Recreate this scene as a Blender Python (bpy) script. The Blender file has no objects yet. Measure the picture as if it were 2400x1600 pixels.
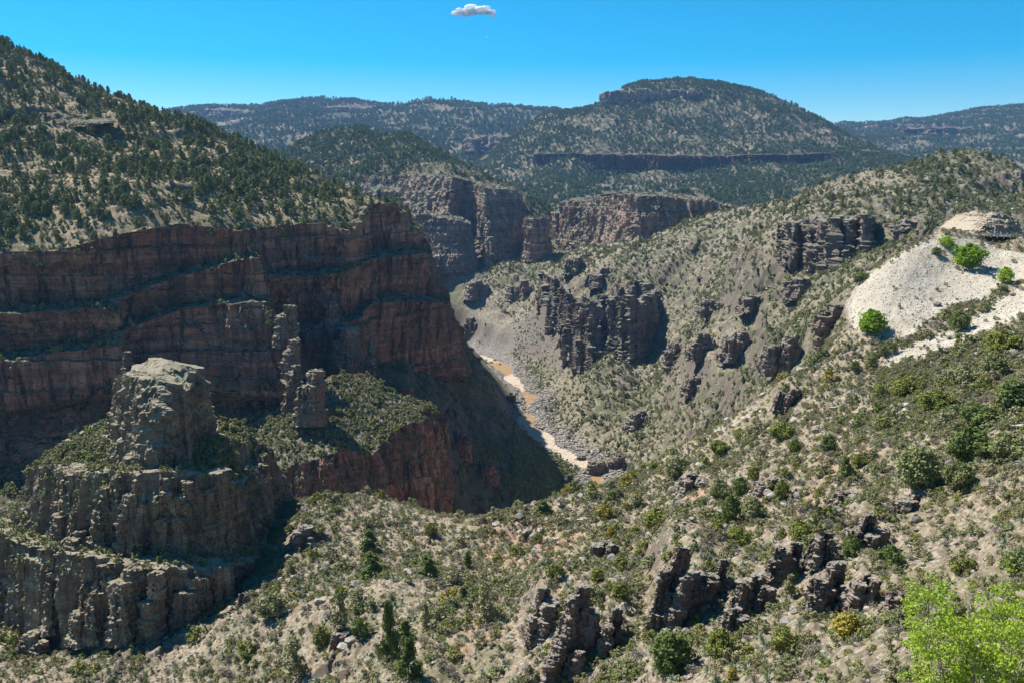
import bpy, math, random
import numpy as np
from mathutils import Vector, Matrix, Euler
R = math.radians
random.seed(7); rng = np.random.default_rng(11)
S = bpy.context.scene

# ---------------------------------------------------------------- camera
F = 2000.0                       # focal length in photo pixels (photo 2400 wide)
PITCH = math.atan(400 / F)       # the true horizon lies at photo row 400
cam = bpy.data.cameras.new("Camera"); camo = bpy.data.objects.new("Camera", cam)
S.collection.objects.link(camo); S.camera = camo
cam.sensor_width = 36; cam.lens = 36 * F / 2400
cam.clip_start = 0.5; cam.clip_end = 30000
camo.location = (0, 0, 0); camo.rotation_euler = (R(90) - PITCH, 0, 0)

# ---------------------------------------------------------------- sky + sun
SUN_EL, SUN_AZ = R(52), math.atan2(-0.82, 0.57)      # azimuth measured from +Y towards +X
W = bpy.data.worlds.new("World"); S.world = W; W.use_nodes = True
nt = W.node_tree; bg = nt.nodes['Background']
sky = nt.nodes.new('ShaderNodeTexSky'); sky.sky_type = 'NISHITA'; sky.sun_disc = False
sky.sun_elevation = SUN_EL; sky.sun_rotation = SUN_AZ
sky.altitude = 1200; sky.air_density = 1.0; sky.dust_density = 0.0; sky.ozone_density = 3.0
hs = nt.nodes.new('ShaderNodeHueSaturation'); hs.inputs['Hue'].default_value = 0.487; hs.inputs['Saturation'].default_value = 1.85
nt.links.new(sky.outputs[0], hs.inputs['Color']); nt.links.new(hs.outputs[0], bg.inputs[0])
bg.inputs[1].default_value = 0.072
sl = bpy.data.lights.new("sun", 'SUN'); sl.energy = 5.0; sl.angle = R(0.5); sl.color = (1, 0.95, 0.87)
so = bpy.data.objects.new("sun", sl); S.collection.objects.link(so)
sdir = Vector((math.sin(SUN_AZ) * math.cos(SUN_EL), math.cos(SUN_AZ) * math.cos(SUN_EL), math.sin(SUN_EL)))
so.rotation_euler = sdir.to_track_quat('Z', 'Y').to_euler(); so.location = (0, 0, 300)
S.view_settings.view_transform = 'Standard'; S.view_settings.look = 'None'
S.view_settings.exposure = 0.95; S.view_settings.gamma = 1.0
S.cycles.max_bounces = 5; S.cycles.diffuse_bounces = 2; S.cycles.glossy_bounces = 1
S.cycles.transparent_max_bounces = 48; S.cycles.volume_bounces = 0; S.cycles.transmission_bounces = 1

# ---------------------------------------------------------------- projection
def ue(px, py):
    """photo pixel -> ray with forward part 1: lateral u and height e"""
    a = (np.asarray(px, float) - 1200) / F; b = (800 - np.asarray(py, float)) / F
    c, s = math.cos(PITCH), math.sin(PITCH); w = c + b * s
    return a / w, (b * c - s) / w
def at(px, py, d):
    u, e = ue(px, py); return np.stack([u * d, np.asarray(d, float) + 0 * u, e * d], -1)
def proj(P):
    c, s = math.cos(PITCH), math.sin(PITCH)
    fwd = P[..., 1] * c - P[..., 2] * s; up = P[..., 1] * s + P[..., 2] * c
    return 1200 + F * P[..., 0] / fwd, 800 - F * up / fwd

# ---------------------------------------------------------------- noise
def hash3(i, j, k, seed=0):
    h = (i.astype(np.int64) * 374761393 + j.astype(np.int64) * 668265263 + k.astype(np.int64) * 2147483647 + seed * 974634777) & 0xffffffff
    h = ((h ^ (h >> 13)) * 1274126177) & 0xffffffff
    h = ((h ^ (h >> 16)) * 2246822519) & 0xffffffff
    return ((h ^ (h >> 15)) & 0xffffff).astype(np.float32) / 16777215.0
def vnoise(x, y, z, seed=0):
    """smooth value noise in -1..1"""
    xi, yi, zi = np.floor(x), np.floor(y), np.floor(z)
    fx, fy, fz = (x - xi).astype(np.float32), (y - yi).astype(np.float32), (z - zi).astype(np.float32)
    fx, fy, fz = [f * f * f * (f * (f * 6 - 15) + 10) for f in (fx, fy, fz)]
    xi, yi, zi = xi.astype(np.int64), yi.astype(np.int64), zi.astype(np.int64)
    o = 0
    for a in (0, 1):
        for b in (0, 1):
            h0 = hash3(xi + a, yi + b, zi, seed); h1 = hash3(xi + a, yi + b, zi + 1, seed)
            o = o + (fx if a else 1 - fx) * (fy if b else 1 - fy) * (h0 + (h1 - h0) * fz)
    return o * 2 - 1
def fbm(P, size, octs=4, seed=0, gain=0.5, ridged=False, zs=1.0):
    o = 0; amp = 1; tot = 0; f = 1 / size
    for k in range(octs):
        n = vnoise(P[..., 0] * f + 13.7 * k, P[..., 1] * f - 7.1 * k, P[..., 2] * f * zs + 3.3 * k, seed + k)
        if ridged: n = 1 - 2 * np.abs(n)
        o = o + n * amp; tot += amp; amp *= gain; f *= 2.03
    return o / tot
def blocks(P, size, hz, seed=0, crack=0.5):
    """columnar rock: a random offset for every plan cell, broken up by height; (value -1..1)"""
    wx = P[..., 0] + 0.5 * size * vnoise(P[..., 0] / size, P[..., 1] / size, P[..., 2] / (size * 6), seed + 5)
    wy = P[..., 1] + 0.5 * size * vnoise(P[..., 0] / size + 9, P[..., 1] / size, P[..., 2] / (size * 6), seed + 6)
    x, y = wx / size, wy / size
    xi, yi = np.floor(x).astype(np.int64), np.floor(y).astype(np.int64); z0 = np.zeros_like(xi)
    f1 = np.full(x.shape, 9.0, np.float32); f2 = f1.copy(); v = np.zeros_like(f1)
    ci = xi.copy(); cj = yi.copy()
    for a in (-1, 0, 1):
        for b in (-1, 0, 1):
            i, j = xi + a, yi + b
            dx = i + 0.15 + 0.7 * hash3(i, j, z0, seed + 1) - x; dy = j + 0.15 + 0.7 * hash3(i, j, z0, seed + 2) - y
            d = np.sqrt(dx * dx + dy * dy).astype(np.float32)
            m = d < f1
            f2 = np.where(m, f1, np.minimum(f2, d)); f1 = np.where(m, d, f1)
            ci = np.where(m, i, ci); cj = np.where(m, j, cj)
    r = hash3(ci, cj, z0, seed + 3)
    zi = np.floor(P[..., 2] / hz * (0.7 + 0.6 * r) + r * 17).astype(np.int64)
    q = hash3(ci, cj, zi, seed + 4)
    return (r * 0.6 + q * 0.4) * 2 - 1 - crack * np.exp(-(f2 - f1) * 9)
def ledges(P, hz, seed=0, warp=3.0):
    """horizontal strata: hard bands stand out, soft ones recede; saw-like with height"""
    z = P[..., 2] + warp * vnoise(P[..., 0] / 60, P[..., 1] / 60, P[..., 2] / 60, seed)
    t = z / hz; i = np.floor(t).astype(np.int64); f = t - i
    h = hash3(i, i * 0, i * 0, seed)
    return h * 2 - 1 + 0.8 * (0.5 - f)

# ---------------------------------------------------------------- meshes
COL = S.collection
def link(o, parent=None):
    COL.objects.link(o)
    if parent is not None: o.parent = parent
    return o
def mesh_np(name, V, Fq, mats, smooth=False, attrs=None):
    me = bpy.data.meshes.new(name); V = np.ascontiguousarray(V, np.float32); Fq = np.ascontiguousarray(Fq, np.int32)
    n, k = Fq.shape
    me.vertices.add(len(V)); me.vertices.foreach_set('co', V.ravel())
    me.loops.add(n * k); me.loops.foreach_set('vertex_index', Fq.ravel())
    me.polygons.add(n); me.polygons.foreach_set('loop_start', np.arange(0, n * k, k, dtype=np.int32))
    for m in (mats if isinstance(mats, (list, tuple)) else [mats]): me.materials.append(m)
    for nme, a in (attrs or {}).items():
        if nme == 'mi': me.polygons.foreach_set('material_index', np.ascontiguousarray(a, np.int32)); continue
        at_ = me.attributes.new(nme, 'FLOAT', 'POINT'); at_.data.foreach_set('value', np.ascontiguousarray(a, np.float32).ravel())
    me.update(calc_edges=True)
    me.polygons.foreach_set('use_smooth', np.full(n, smooth))
    return me
def grid_faces(nr, nc, closed=False):
    r = np.arange(nr - 1)[:, None]; c = np.arange(nc if closed else nc - 1)[None, :]
    c2 = (c + 1) % nc
    a = r * nc + c; b = r * nc + c2; d = (r + 1) * nc + c; e = (r + 1) * nc + c2
    return np.stack([a, b, e, d], -1).reshape(-1, 4)
def tag(o, label=None, cat=None, group=None, kind=None):
    for k, v in (('label', label), ('category', cat), ('group', group), ('kind', kind)):
        if v: o[k] = v
    return o
VERTS = []            # every terrain vertex cloud, for the visibility buffer
def struct(name, V, Fq, mat, label, attrs=None, smooth=False, cat='rock', kind='structure'):
    o = bpy.data.objects.new(name, mesh_np(name, V, Fq, mat, smooth, attrs)); link(o)
    tag(o, label, cat, None, kind); VERTS.append(V); return o

# thin-plate heightfield in (u, ln d) space
def tps(pts, VS=0.6, reg=1e-4):
    p = np.array([(ue(a, b)[0], math.log(d) * VS, ue(a, b)[1]) for a, b, d in pts]); n = len(p)
    def K(A, B):
        r2 = (A[:, None, 0] - B[None, :, 0]) ** 2 + (A[:, None, 1] - B[None, :, 1]) ** 2
        return 0.5 * r2 * np.log(r2 + 1e-12)
    M = np.zeros((n + 3, n + 3)); M[:n, :n] = K(p, p) + reg * np.eye(n)
    M[:n, n] = 1; M[:n, n + 1:] = p[:, :2]; M[n, :n] = 1; M[n + 1:, :n] = p[:, :2].T
    w = np.linalg.solve(M, np.concatenate([p[:, 2], np.zeros(3)]))
    def f(u, v):
        Q = np.stack([u.ravel(), v.ravel() * VS], 1); out = K(Q, p) @ w[:n] + w[n] + Q @ w[n + 1:]
        return out.reshape(u.shape)
    return f
def upsample(G, nu, nv):
    def ax(A, n):
        t = np.linspace(0, A.shape[0] - 1, n); i = np.clip(np.floor(t).astype(int), 0, A.shape[0] - 2); f = (t - i)[:, None]
        g = lambda k: A[np.clip(i + k, 0, A.shape[0] - 1)]
        a, b, c, d = g(-1), g(0), g(1), g(2)
        return b + 0.5 * f * (c - a + f * (2 * a - 5 * b + 4 * c - d + f * (3 * (b - c) + d - a)))
    return ax(ax(G, nv).T, nu).T
SHEETS = {}; LOFTS = []
class Sheet:
    def __init__(s, name, pts, u0, u1, d0, d1, nu, nv, disp, mat, label, cat='terrain', attrs=None, smooth=False, keep=None):
        f = tps(pts); cu = np.linspace(u0, u1, 130); cv = np.linspace(math.log(d0), math.log(d1), 130)
        U, V = np.meshgrid(cu, cv); E = upsample(f(U, V), nu, nv)
        s.u0, s.u1, s.v0, s.v1, s.nu, s.nv = u0, u1, math.log(d0), math.log(d1), nu, nv
        U, Vv = np.meshgrid(np.linspace(u0, u1, nu), np.linspace(s.v0, s.v1, nv)); D = np.exp(Vv)
        P = np.stack([U * D, D, E * D], -1)
        px, py = proj(P); P = P.copy(); P[..., 2] += disp(P, px, py)
        s.P = P; s.E = P[..., 2] / P[..., 1]
        px, py = proj(P)
        A = attrs(P, px, py) if attrs else None
        Fq = grid_faces(nv, nu)
        if keep is not None:
            K = keep(P, px, py); s.K = K; Fq = Fq[K.ravel()[Fq].all(1)]; s.E = np.where(K, s.E, -9)
        s.o = struct(name, P.reshape(-1, 3), Fq, mat, label, A, smooth, cat)
        SHEETS[name] = s
    def hit(s, px, py):
        u, e = ue(px, py); c = (u - s.u0) / (s.u1 - s.u0) * (s.nu - 1)
        if not 0 <= c < s.nu - 1: return None
        col = s.E[:, int(round(c))]; k = np.nonzero((col[:-1] < e) != (col[1:] < e))[0]
        k = [q for q in k if col[q] < e]      # surface comes up through the ray
        if not len(k): return None
        q = k[0]; t = (e - col[q]) / (col[q + 1] - col[q] + 1e-9)
        d = math.exp(s.v0 + (q + t) / (s.nv - 1) * (s.v1 - s.v0)); return np.array([u * d, d, e * d])
    def z(s, x, y):
        """height at plan points (arrays)"""
        u = x / y; c = np.clip((u - s.u0) / (s.u1 - s.u0) * (s.nu - 1), 0, s.nu - 1.001)
        r = np.clip((np.log(y) - s.v0) / (s.v1 - s.v0) * (s.nv - 1), 0, s.nv - 1.001)
        i, j = np.floor(r).astype(int), np.floor(c).astype(int); fr, fc = r - i, c - j; Z = s.P[..., 2]
        return (Z[i, j] * (1 - fr) + Z[i + 1, j] * fr) * (1 - fc) + (Z[i, j + 1] * (1 - fr) + Z[i + 1, j + 1] * fr) * fc

def cr(C, n, closed=False, sm=0.5):
    """resample control rows C (k, m, 3) along the first axis to n rows; blends linear and Catmull-Rom"""
    k = len(C); L = np.linalg.norm(np.diff(C, axis=0), axis=-1).mean(1) + 1e-3
    if closed: C = np.concatenate([C, C[:1]]); L = np.append(L, np.linalg.norm(C[-1] - C[-2], axis=-1).mean() + 1e-3); k += 1
    s = np.concatenate([[0], np.cumsum(L)]); t = np.linspace(0, s[-1], n + 1)[:-1] if closed else np.linspace(0, s[-1], n)
    i = np.clip(np.searchsorted(s, t, side='right') - 1, 0, k - 2); f = ((t - s[i]) / L[i])[:, None, None]
    g = (lambda q: C[(i + q) % (k - 1)]) if closed else (lambda q: C[np.clip(i + q, 0, k - 1)])
    a, b, c, d = g(-1), g(0), g(1), g(2)
    lin = b + (c - b) * f
    cat = b + 0.5 * f * (c - a + f * (2 * a - 5 * b + 4 * c - d + f * (3 * (b - c) + d - a)))
    return lin * (1 - sm) + cat * sm
def normals(P, closed=False):
    if closed: du = np.roll(P, -1, 1) - np.roll(P, 1, 1)
    else: du = np.gradient(P, axis=1)
    dv = np.gradient(P, axis=0); N = np.cross(du, dv)
    return N / (np.linalg.norm(N, axis=-1, keepdims=True) + 1e-9)
def rockify(P, N, size, amp, hz, seed, strata=0.4, rough=0.3, top=0.4, crack=0.5, big=0.0):
    """push a smooth wall out into columns, blocks and beds"""
    H = N.copy(); H[..., 2] = 0; hl = np.linalg.norm(H, axis=-1, keepdims=True); H = H / (hl + 1e-6); st = np.clip(hl[..., 0] * 1.6 - 0.3, 0, 1)
    b1 = blocks(P, size, hz, seed, crack); b2 = blocks(P, size * 0.37, hz * 0.45, seed + 20, crack)
    b0 = fbm(P, size * 5, 3, seed + 40, zs=0.4)
    le = ledges(P, hz * 0.9, seed + 50)
    fine = fbm(P, size * 0.35, 3, seed + 60)
    if big: b0 = b0 * (1 + big) + big * 0.7 * blocks(P, size * 2.7, hz * 6, seed + 80, 1.0)
    dh = amp * (0.9 * b0 + 0.8 * b1 + 0.5 * b2 + strata * le + rough * fine)
    dz = amp * top * (0.5 * b1 + 0.35 * b2 + 0.5 * fine)
    Q = P + H * (dh * st)[..., None]; Q[..., 2] += dz * (1 - st)
    return Q
def loft(name, rows, nr, nc, mat, label, size, amp, hz, seed=0, closed=False, smr=0.0, smc=0.35, pin=None, cat='rock cliff', flip=False, kind='structure', **kw):
    """rows: list of rows of (px,py,d) control points, all the same length; becomes one surface"""
    C = np.array([[at(*q) if len(q) == 3 else q[3] for q in r] for r in rows])
    G = cr(C, nr, False, smr)
    G = cr(np.swapaxes(G, 0, 1), nc, closed, smc); G = np.swapaxes(G, 0, 1)
    N = normals(G, closed); N = -N if flip else N
    Q = rockify(G, N, size, amp, hz, seed, **kw)
    if pin is not None:                 # keep hidden back rows undisplaced
        Q = Q
    o = struct(name, Q.reshape(-1, 3), grid_faces(nr, nc, closed), mat, label, None, False, cat, kind)
    LOFTS.append((name, Q)); return o, Q
# ---------------------------------------------------------------- materials
def nodes(name):
    m = bpy.data.materials.new(name); m.use_nodes = True; t = m.node_tree
    return m, t, t.nodes['Principled BSDF']
def rgb(c): return (c[0], c[1], c[2], 1)
def noise(t, co, scale, detail=4, rough=0.6, dist=0.0):
    n = t.nodes.new('ShaderNodeTexNoise'); n.inputs['Scale'].default_value = scale; n.inputs['Detail'].default_value = detail
    n.inputs['Roughness'].default_value = rough; n.inputs['Distortion'].default_value = dist
    t.links.new(co, n.inputs['Vector']); return n.outputs['Fac']
def ramp(t, fac, lo, hi):
    n = t.nodes.new('ShaderNodeMapRange'); n.inputs[1].default_value = lo; n.inputs[2].default_value = hi; n.clamp = True
    t.links.new(fac, n.inputs[0]); return n.outputs[0]
def mix(t, fac, a, b, mode='MIX'):
    n = t.nodes.new('ShaderNodeMix'); n.data_type = 'RGBA'; n.blend_type = mode
    for s, v in ((0, fac), (6, a), (7, b)):
        if isinstance(v, (tuple, list)): n.inputs[s].default_value = rgb(v)
        elif isinstance(v, (int, float)): n.inputs[s].default_value = v
        else: t.links.new(v, n.inputs[s])
    return n.outputs[2]
def mth(t, op, a, b=0.0):
    n = t.nodes.new('ShaderNodeMath'); n.operation = op; n.use_clamp = False
    for s, v in ((0, a), (1, b)):
        if isinstance(v, (int, float)): n.inputs[s].default_value = v
        else: t.links.new(v, n.inputs[s])
    return n.outputs[0]
def coords(t, scale=(1, 1, 1)):
    g = t.nodes.new('ShaderNodeNewGeometry')
    mp = t.nodes.new('ShaderNodeMapping'); mp.inputs['Scale'].default_value = scale
    t.links.new(g.outputs['Position'], mp.inputs['Vector']); return mp.outputs[0]
def bump(t, b, h, strength=0.5, dist=0.2):
    n = t.nodes.new('ShaderNodeBump'); n.inputs['Strength'].default_value = strength; n.inputs['Distance'].default_value = dist
    t.links.new(h, n.inputs['Height']); t.links.new(n.outputs[0], b.inputs['Normal'])
def steep(t, lo, hi):
    g = t.nodes.new('ShaderNodeNewGeometry'); s = t.nodes.new('ShaderNodeSeparateXYZ'); t.links.new(g.outputs['True Normal'], s.inputs[0])
    return ramp(t, mth(t, 'ABSOLUTE', s.outputs[2]), lo, hi)          # 0 on walls .. 1 on flats
def rock_mat(name, c1, c2, varnish, top, lichen, k=1.0, lich=0.5, veg=None):
    """wall colours c1/c2 in blotches and beds, dark run-off streaks, dusty tops, lichen"""
    m, t, b = nodes(name); co = coords(t); st = coords(t, (1, 1, 0.09)); bd = coords(t, (0.05, 0.05, 1))
    col = mix(t, ramp(t, noise(t, co, 0.06 * k, 5), 0.38, 0.62), c1, c2)
    col = mix(t, mth(t, 'MULTIPLY', ramp(t, noise(t, bd, 0.35 * k, 4, 0.7), 0.48, 0.6), 0.6), col, tuple(v * f for v, f in zip(c1, (1.5, 1.75, 1.8))))
    col = mix(t, mth(t, 'MULTIPLY', ramp(t, noise(t, bd, 0.6 * k, 3, 0.7), 0.55, 0.65), 0.45), col, tuple(v * 0.55 for v in c2))
    col = mix(t, mth(t, 'MULTIPLY', ramp(t, noise(t, st, 0.45 * k, 5, 0.65, 0.6), 0.48, 0.64), 0.85), col, varnish)
    col = mix(t, mth(t, 'MULTIPLY', ramp(t, noise(t, st, 0.3 * k, 4, 0.6), 0.6, 0.7), lich), col, lichen)
    fl = mth(t, 'MULTIPLY', steep(t, 0.45, 0.75), ramp(t, noise(t, co, 1.2 * k, 4), 0.2, 0.45))
    col = mix(t, fl, col, top)
    if veg: col = mix(t, mth(t, 'MULTIPLY', steep(t, 0.5, 0.8), ramp(t, noise(t, co, 0.5 * k, 5, 0.75), 0.46, 0.56)), col, veg)
    g = ramp(t, noise(t, co, 3.5 * k, 6, 0.75), 0.25, 0.75)
    col = mix(t, 0.75, col, mix(t, g, (0.35, 0.35, 0.35), (1.35, 1.35, 1.35)), 'MULTIPLY')
    t.links.new(col, b.inputs['Base Color']); b.inputs['Roughness'].default_value = 0.92; b.inputs['Specular IOR Level'].default_value = 0.15
    h = mth(t, 'ADD', noise(t, co, 2.2 * k, 7, 0.72), mth(t, 'MULTIPLY', noise(t, coords(t, (1, 1, 0.22)), 1.6 * k, 4, 0.6), 1.2))
    bump(t, b, h, 0.9, 0.55 / k); return m
def ground_mat(name, soil, soil2, stone, veg, veg2, k=1.0, va=0.5, rock=(0.2, 0.16, 0.13), rl=(0.55, 0.72), extra=None, bd=0.45):
    m, t, b = nodes(name); co = coords(t)
    col = mix(t, ramp(t, noise(t, co, 0.05 * k, 6, 0.65), 0.35, 0.65), soil, soil2)
    vo = t.nodes.new('ShaderNodeTexVoronoi'); vo.inputs['Scale'].default_value = 1.4 * k; t.links.new(co, vo.inputs['Vector'])
    sp = t.nodes.new('ShaderNodeSeparateXYZ'); t.links.new(vo.outputs['Color'], sp.inputs[0])
    col = mix(t, mth(t, 'MULTIPLY', ramp(t, sp.outputs[0], 0.55, 0.65), 0.65), col, stone)
    col = mix(t, mth(t, 'MULTIPLY', ramp(t, sp.outputs[1], 0.7, 0.8), 0.55), col, tuple(v * 0.35 for v in soil))
    vf = mth(t, 'ADD', noise(t, co, 0.45 * k, 6, 0.8), mth(t, 'MULTIPLY', mth(t, 'SUBTRACT', noise(t, co, 0.03 * k, 3), 0.5), 0.5))
    col = mix(t, mth(t, 'MULTIPLY', ramp(t, vf, 0.60 - 0.2 * va, 0.66 - 0.2 * va), 0.85), col, mix(t, ramp(t, noise(t, co, 0.9 * k, 3), 0.4, 0.6), veg, veg2))
    if extra: col = extra(t, co, col)
    col = mix(t, steep(t, *rl), rock, col)
    g = ramp(t, noise(t, co, 4.0 * k, 6, 0.8), 0.28, 0.72)
    col = mix(t, 0.8, col, mix(t, g, (0.42, 0.42, 0.42), (1.4, 1.4, 1.4)), 'MULTIPLY')
    t.links.new(col, b.inputs['Base Color']); b.inputs['Roughness'].default_value = 0.95; b.inputs['Specular IOR Level'].default_value = 0.1
    bump(t, b, noise(t, co, 2.4 * k, 8, 0.8), 0.8, bd / k); return m
def attr(t, name):
    n = t.nodes.new('ShaderNodeAttribute'); n.attribute_name = name; return n.outputs['Fac']

LICH = (0.17, 0.17, 0.06)
M_WALL = rock_mat('red_wall_rock', (0.45, 0.21, 0.135), (0.25, 0.145, 0.11), (0.035, 0.038, 0.038), (0.24, 0.22, 0.16), LICH, 0.5, 0.35, (0.06, 0.07, 0.035))
M_TOWER = rock_mat('lichen_tower_rock', (0.33, 0.235, 0.165), (0.22, 0.175, 0.135), (0.065, 0.052, 0.042), (0.36, 0.32, 0.23), LICH, 1.0, 0.55)
M_BUTTE = rock_mat('pink_butte_rock', (0.42, 0.25, 0.19), (0.34, 0.27, 0.22), (0.12, 0.09, 0.085), (0.27, 0.27, 0.19), (0.24, 0.24, 0.15), 0.3, 0.4, (0.08, 0.09, 0.05))
M_BASALT = rock_mat('dark_columnar_rock', (0.28, 0.19, 0.15), (0.20, 0.165, 0.14), (0.08, 0.065, 0.06), (0.26, 0.24, 0.19), (0.2, 0.19, 0.12), 0.6, 0.35)
M_CAP = rock_mat('far_cap_rock', (0.30, 0.17, 0.13), (0.24, 0.17, 0.15), (0.09, 0.065, 0.07), (0.15, 0.14, 0.10), (0.2, 0.18, 0.13), 0.12, 0.3)
M_FIN = rock_mat('dark_red_fin_rock', (0.26, 0.16, 0.12), (0.18, 0.135, 0.11), (0.07, 0.055, 0.05), (0.34, 0.31, 0.26), LICH, 1.5, 0.35)
M_SPUR = rock_mat('lit_spur_rock', (0.30, 0.19, 0.14), (0.21, 0.16, 0.12), (0.06, 0.05, 0.045), (0.33, 0.30, 0.22), LICH, 0.9, 0.5)
M_BAND = rock_mat('dark_red_band_rock', (0.17, 0.08, 0.06), (0.13, 0.07, 0.06), (0.05, 0.035, 0.035), (0.12, 0.11, 0.07), (0.1, 0.09, 0.06), 0.12, 0.2)
M_CREAM = rock_mat('cream_layered_rock', (0.36, 0.26, 0.18), (0.30, 0.23, 0.17), (0.18, 0.12, 0.09), (0.48, 0.41, 0.31), (0.4, 0.36, 0.27), 1.0, 0.2)
def fg_extra(t, co, col):
    w = attr(t, 'talus')
    wh = mix(t, ramp(t, noise(t, co, 0.25, 5), 0.35, 0.65), (0.39, 0.345, 0.275), (0.48, 0.435, 0.36))
    wh = mix(t, mth(t, 'MULTIPLY', ramp(t, noise(t, coords(t, (0.12, 0.8, 0.3)), 0.6, 6, 0.75), 0.5, 0.68), 0.6), wh, (0.33, 0.28, 0.215))
    col = mix(t, ramp(t, mth(t, 'ADD', w, mth(t, 'MULTIPLY', mth(t, 'SUBTRACT', noise(t, co, 0.35, 6, 0.7), 0.5), 1.3)), 0.4, 0.62), col, wh)
    r = attr(t, 'red')
    return mix(t, mth(t, 'MULTIPLY', ramp(t, mth(t, 'ADD', r, mth(t, 'MULTIPLY', mth(t, 'SUBTRACT', noise(t, co, 0.22, 5), 0.5), 1.1)), 0.45, 0.7), 0.75), col, (0.40, 0.25, 0.165))
M_FG = ground_mat('near_soil', (0.30, 0.235, 0.165), (0.22, 0.18, 0.125), (0.42, 0.36, 0.285), (0.125, 0.13, 0.065), (0.19, 0.18, 0.10), 1.7, 0.35, (0.17, 0.13, 0.105), (0.35, 0.6), fg_extra)
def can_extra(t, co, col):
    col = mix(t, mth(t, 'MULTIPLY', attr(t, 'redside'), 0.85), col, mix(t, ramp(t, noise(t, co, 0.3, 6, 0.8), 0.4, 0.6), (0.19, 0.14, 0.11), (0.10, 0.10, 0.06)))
    col = mix(t, mth(t, 'MULTIPLY', attr(t, 'bed'), ramp(t, noise(t, co, 0.25, 6, 0.8), 0.3, 0.5)), col, mix(t, ramp(t, noise(t, co, 0.4, 5, 0.8), 0.4, 0.6), (0.30, 0.27, 0.24), (0.14, 0.13, 0.125)))
    return mix(t, mth(t, 'MULTIPLY', attr(t, 'scree'), ramp(t, noise(t, co, 0.1, 6, 0.8), 0.35, 0.6)), col, mix(t, ramp(t, noise(t, co, 0.5, 6, 0.8), 0.35, 0.65), (0.30, 0.255, 0.23), (0.17, 0.15, 0.135)))
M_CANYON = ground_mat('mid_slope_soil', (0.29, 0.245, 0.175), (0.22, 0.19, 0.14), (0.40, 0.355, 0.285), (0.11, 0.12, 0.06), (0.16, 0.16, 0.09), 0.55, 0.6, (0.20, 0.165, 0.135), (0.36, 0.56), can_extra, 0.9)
M_LEFT = ground_mat('left_slope_soil', (0.33, 0.26, 0.165), (0.24, 0.195, 0.125), (0.42, 0.34, 0.24), (0.12, 0.12, 0.06), (0.17, 0.155, 0.09), 0.55, 0.35, (0.16, 0.12, 0.10), (0.5, 0.7))
M_FAR = ground_mat('far_hill_soil', (0.27, 0.22, 0.145), (0.20, 0.165, 0.115), (0.33, 0.27, 0.2), (0.06, 0.072, 0.042), (0.09, 0.10, 0.06), 0.16, 0.8, (0.12, 0.085, 0.07), (0.55, 0.75))

# ---------------------------------------------------------------- terrain sheets
def sstep(a, b, x): t = np.clip((x - a) / (b - a), 0, 1); return t * t * (3 - 2 * t)
def inpoly(px, py, poly):
    r = np.zeros(px.shape, bool); n = len(poly)
    for i in range(n):
        (x1, y1), (x2, y2) = poly[i], poly[(i + 1) % n]
        c = (y1 > py) != (y2 > py)
        r ^= c & (px < (x2 - x1) * (py - y1) / ((y2 - y1) or 1e-9) + x1)
    return r
FGR = [(580,1195,205),(700,1185,210),(820,1180,210),(940,1200,206),(1050,1225,202),(1120,1238,202),(1200,1225,205),(1280,1200,208),(1370,1165,210),(1450,1130,212),(1530,1095,213),(1600,1060,215),(1700,1000,215),(1800,930,215),(1900,850,215),(1960,760,218),(1990,690,221),(2050,635,226),(2150,570,232),(2230,540,238),(2330,552,238),(2400,556,236),(2600,560,232),(2800,560,230)]
FG = FGR + [(p, y + 160, d * 1.13) for p, y, d in FGR[:-1]] + [(p, y + 420, d * 1.45) for p, y, d in FGR[::2]]
FG += [(-100,1600,142),(0,1600,140),(300,1600,132),(600,1600,120),(900,1600,98),(1200,1600,88),(1500,1600,75),(1800,1600,60),(2100,1600,46),(2400,1600,37),(2600,1600,32),
 (300,1500,148),(0,1500,162),(600,1400,146),(900,1400,128),(1200,1400,122),(1500,1400,105),(1800,1400,90),(2100,1400,75),(2400,1400,60),(2600,1400,50),
 (600,1280,178),(900,1290,165),(1200,1290,160),(1500,1250,140),(1800,1200,120),(2100,1200,100),(2400,1200,80),(2700,1200,65),
 (1500,1150,185),(1700,1080,172),(1900,1000,162),(2100,900,165),(2400,900,130),(2700,900,100),(2400,740,180),(2200,760,190),(2060,830,185),(2300,640,212),(2250,590,224),(2330,592,226),(2400,620,214),(2200,640,214),(2150,700,202),(2100,760,193),(2600,700,170),
 (-200,1175,245),(0,1172,240),(300,1215,232),(500,1200,215),(-200,1400,330),(0,1500,330),(300,1500,330),(500,1500,330),(-200,1350,200),(0,1380,190),(300,1420,180),
 (0,1900,105),(600,2000,80),(1200,2200,55),(1200,3200,26),(2400,2200,20),(300,3400,26),(2000,3000,20),(-300,2600,40)]
TALUS_A = [(1968,704),(2020,655),(2105,598),(2200,550),(2270,560),(2330,580),(2420,600),(2700,600),(2700,650),(2400,652),(2305,706),(2225,712),(2152,772),(2118,798),(2045,800),(2000,765),(1975,725)]
TALUS_B = [(2060,866),(2092,822),(2160,796),(2235,770),(2300,732),(2400,660),(2700,660),(2700,740),(2400,738),(2314,784),(2225,824),(2113,852)]
TAL2 = [(1660,1010),(1690,1000),(1790,950),(1800,955),(1740,985),(1680,1015)]
def talus(px, py): return np.maximum(softpoly(px, py, TALUS_A), softpoly(px, py, TALUS_B))
def softpoly(px, py, poly):
    s = 0
    for dx, dy in ((0, 0), (9, 0), (-9, 0), (0, 6), (0, -6)): s = s + inpoly(px + dx, py + dy, poly)
    return s / 5.0
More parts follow.
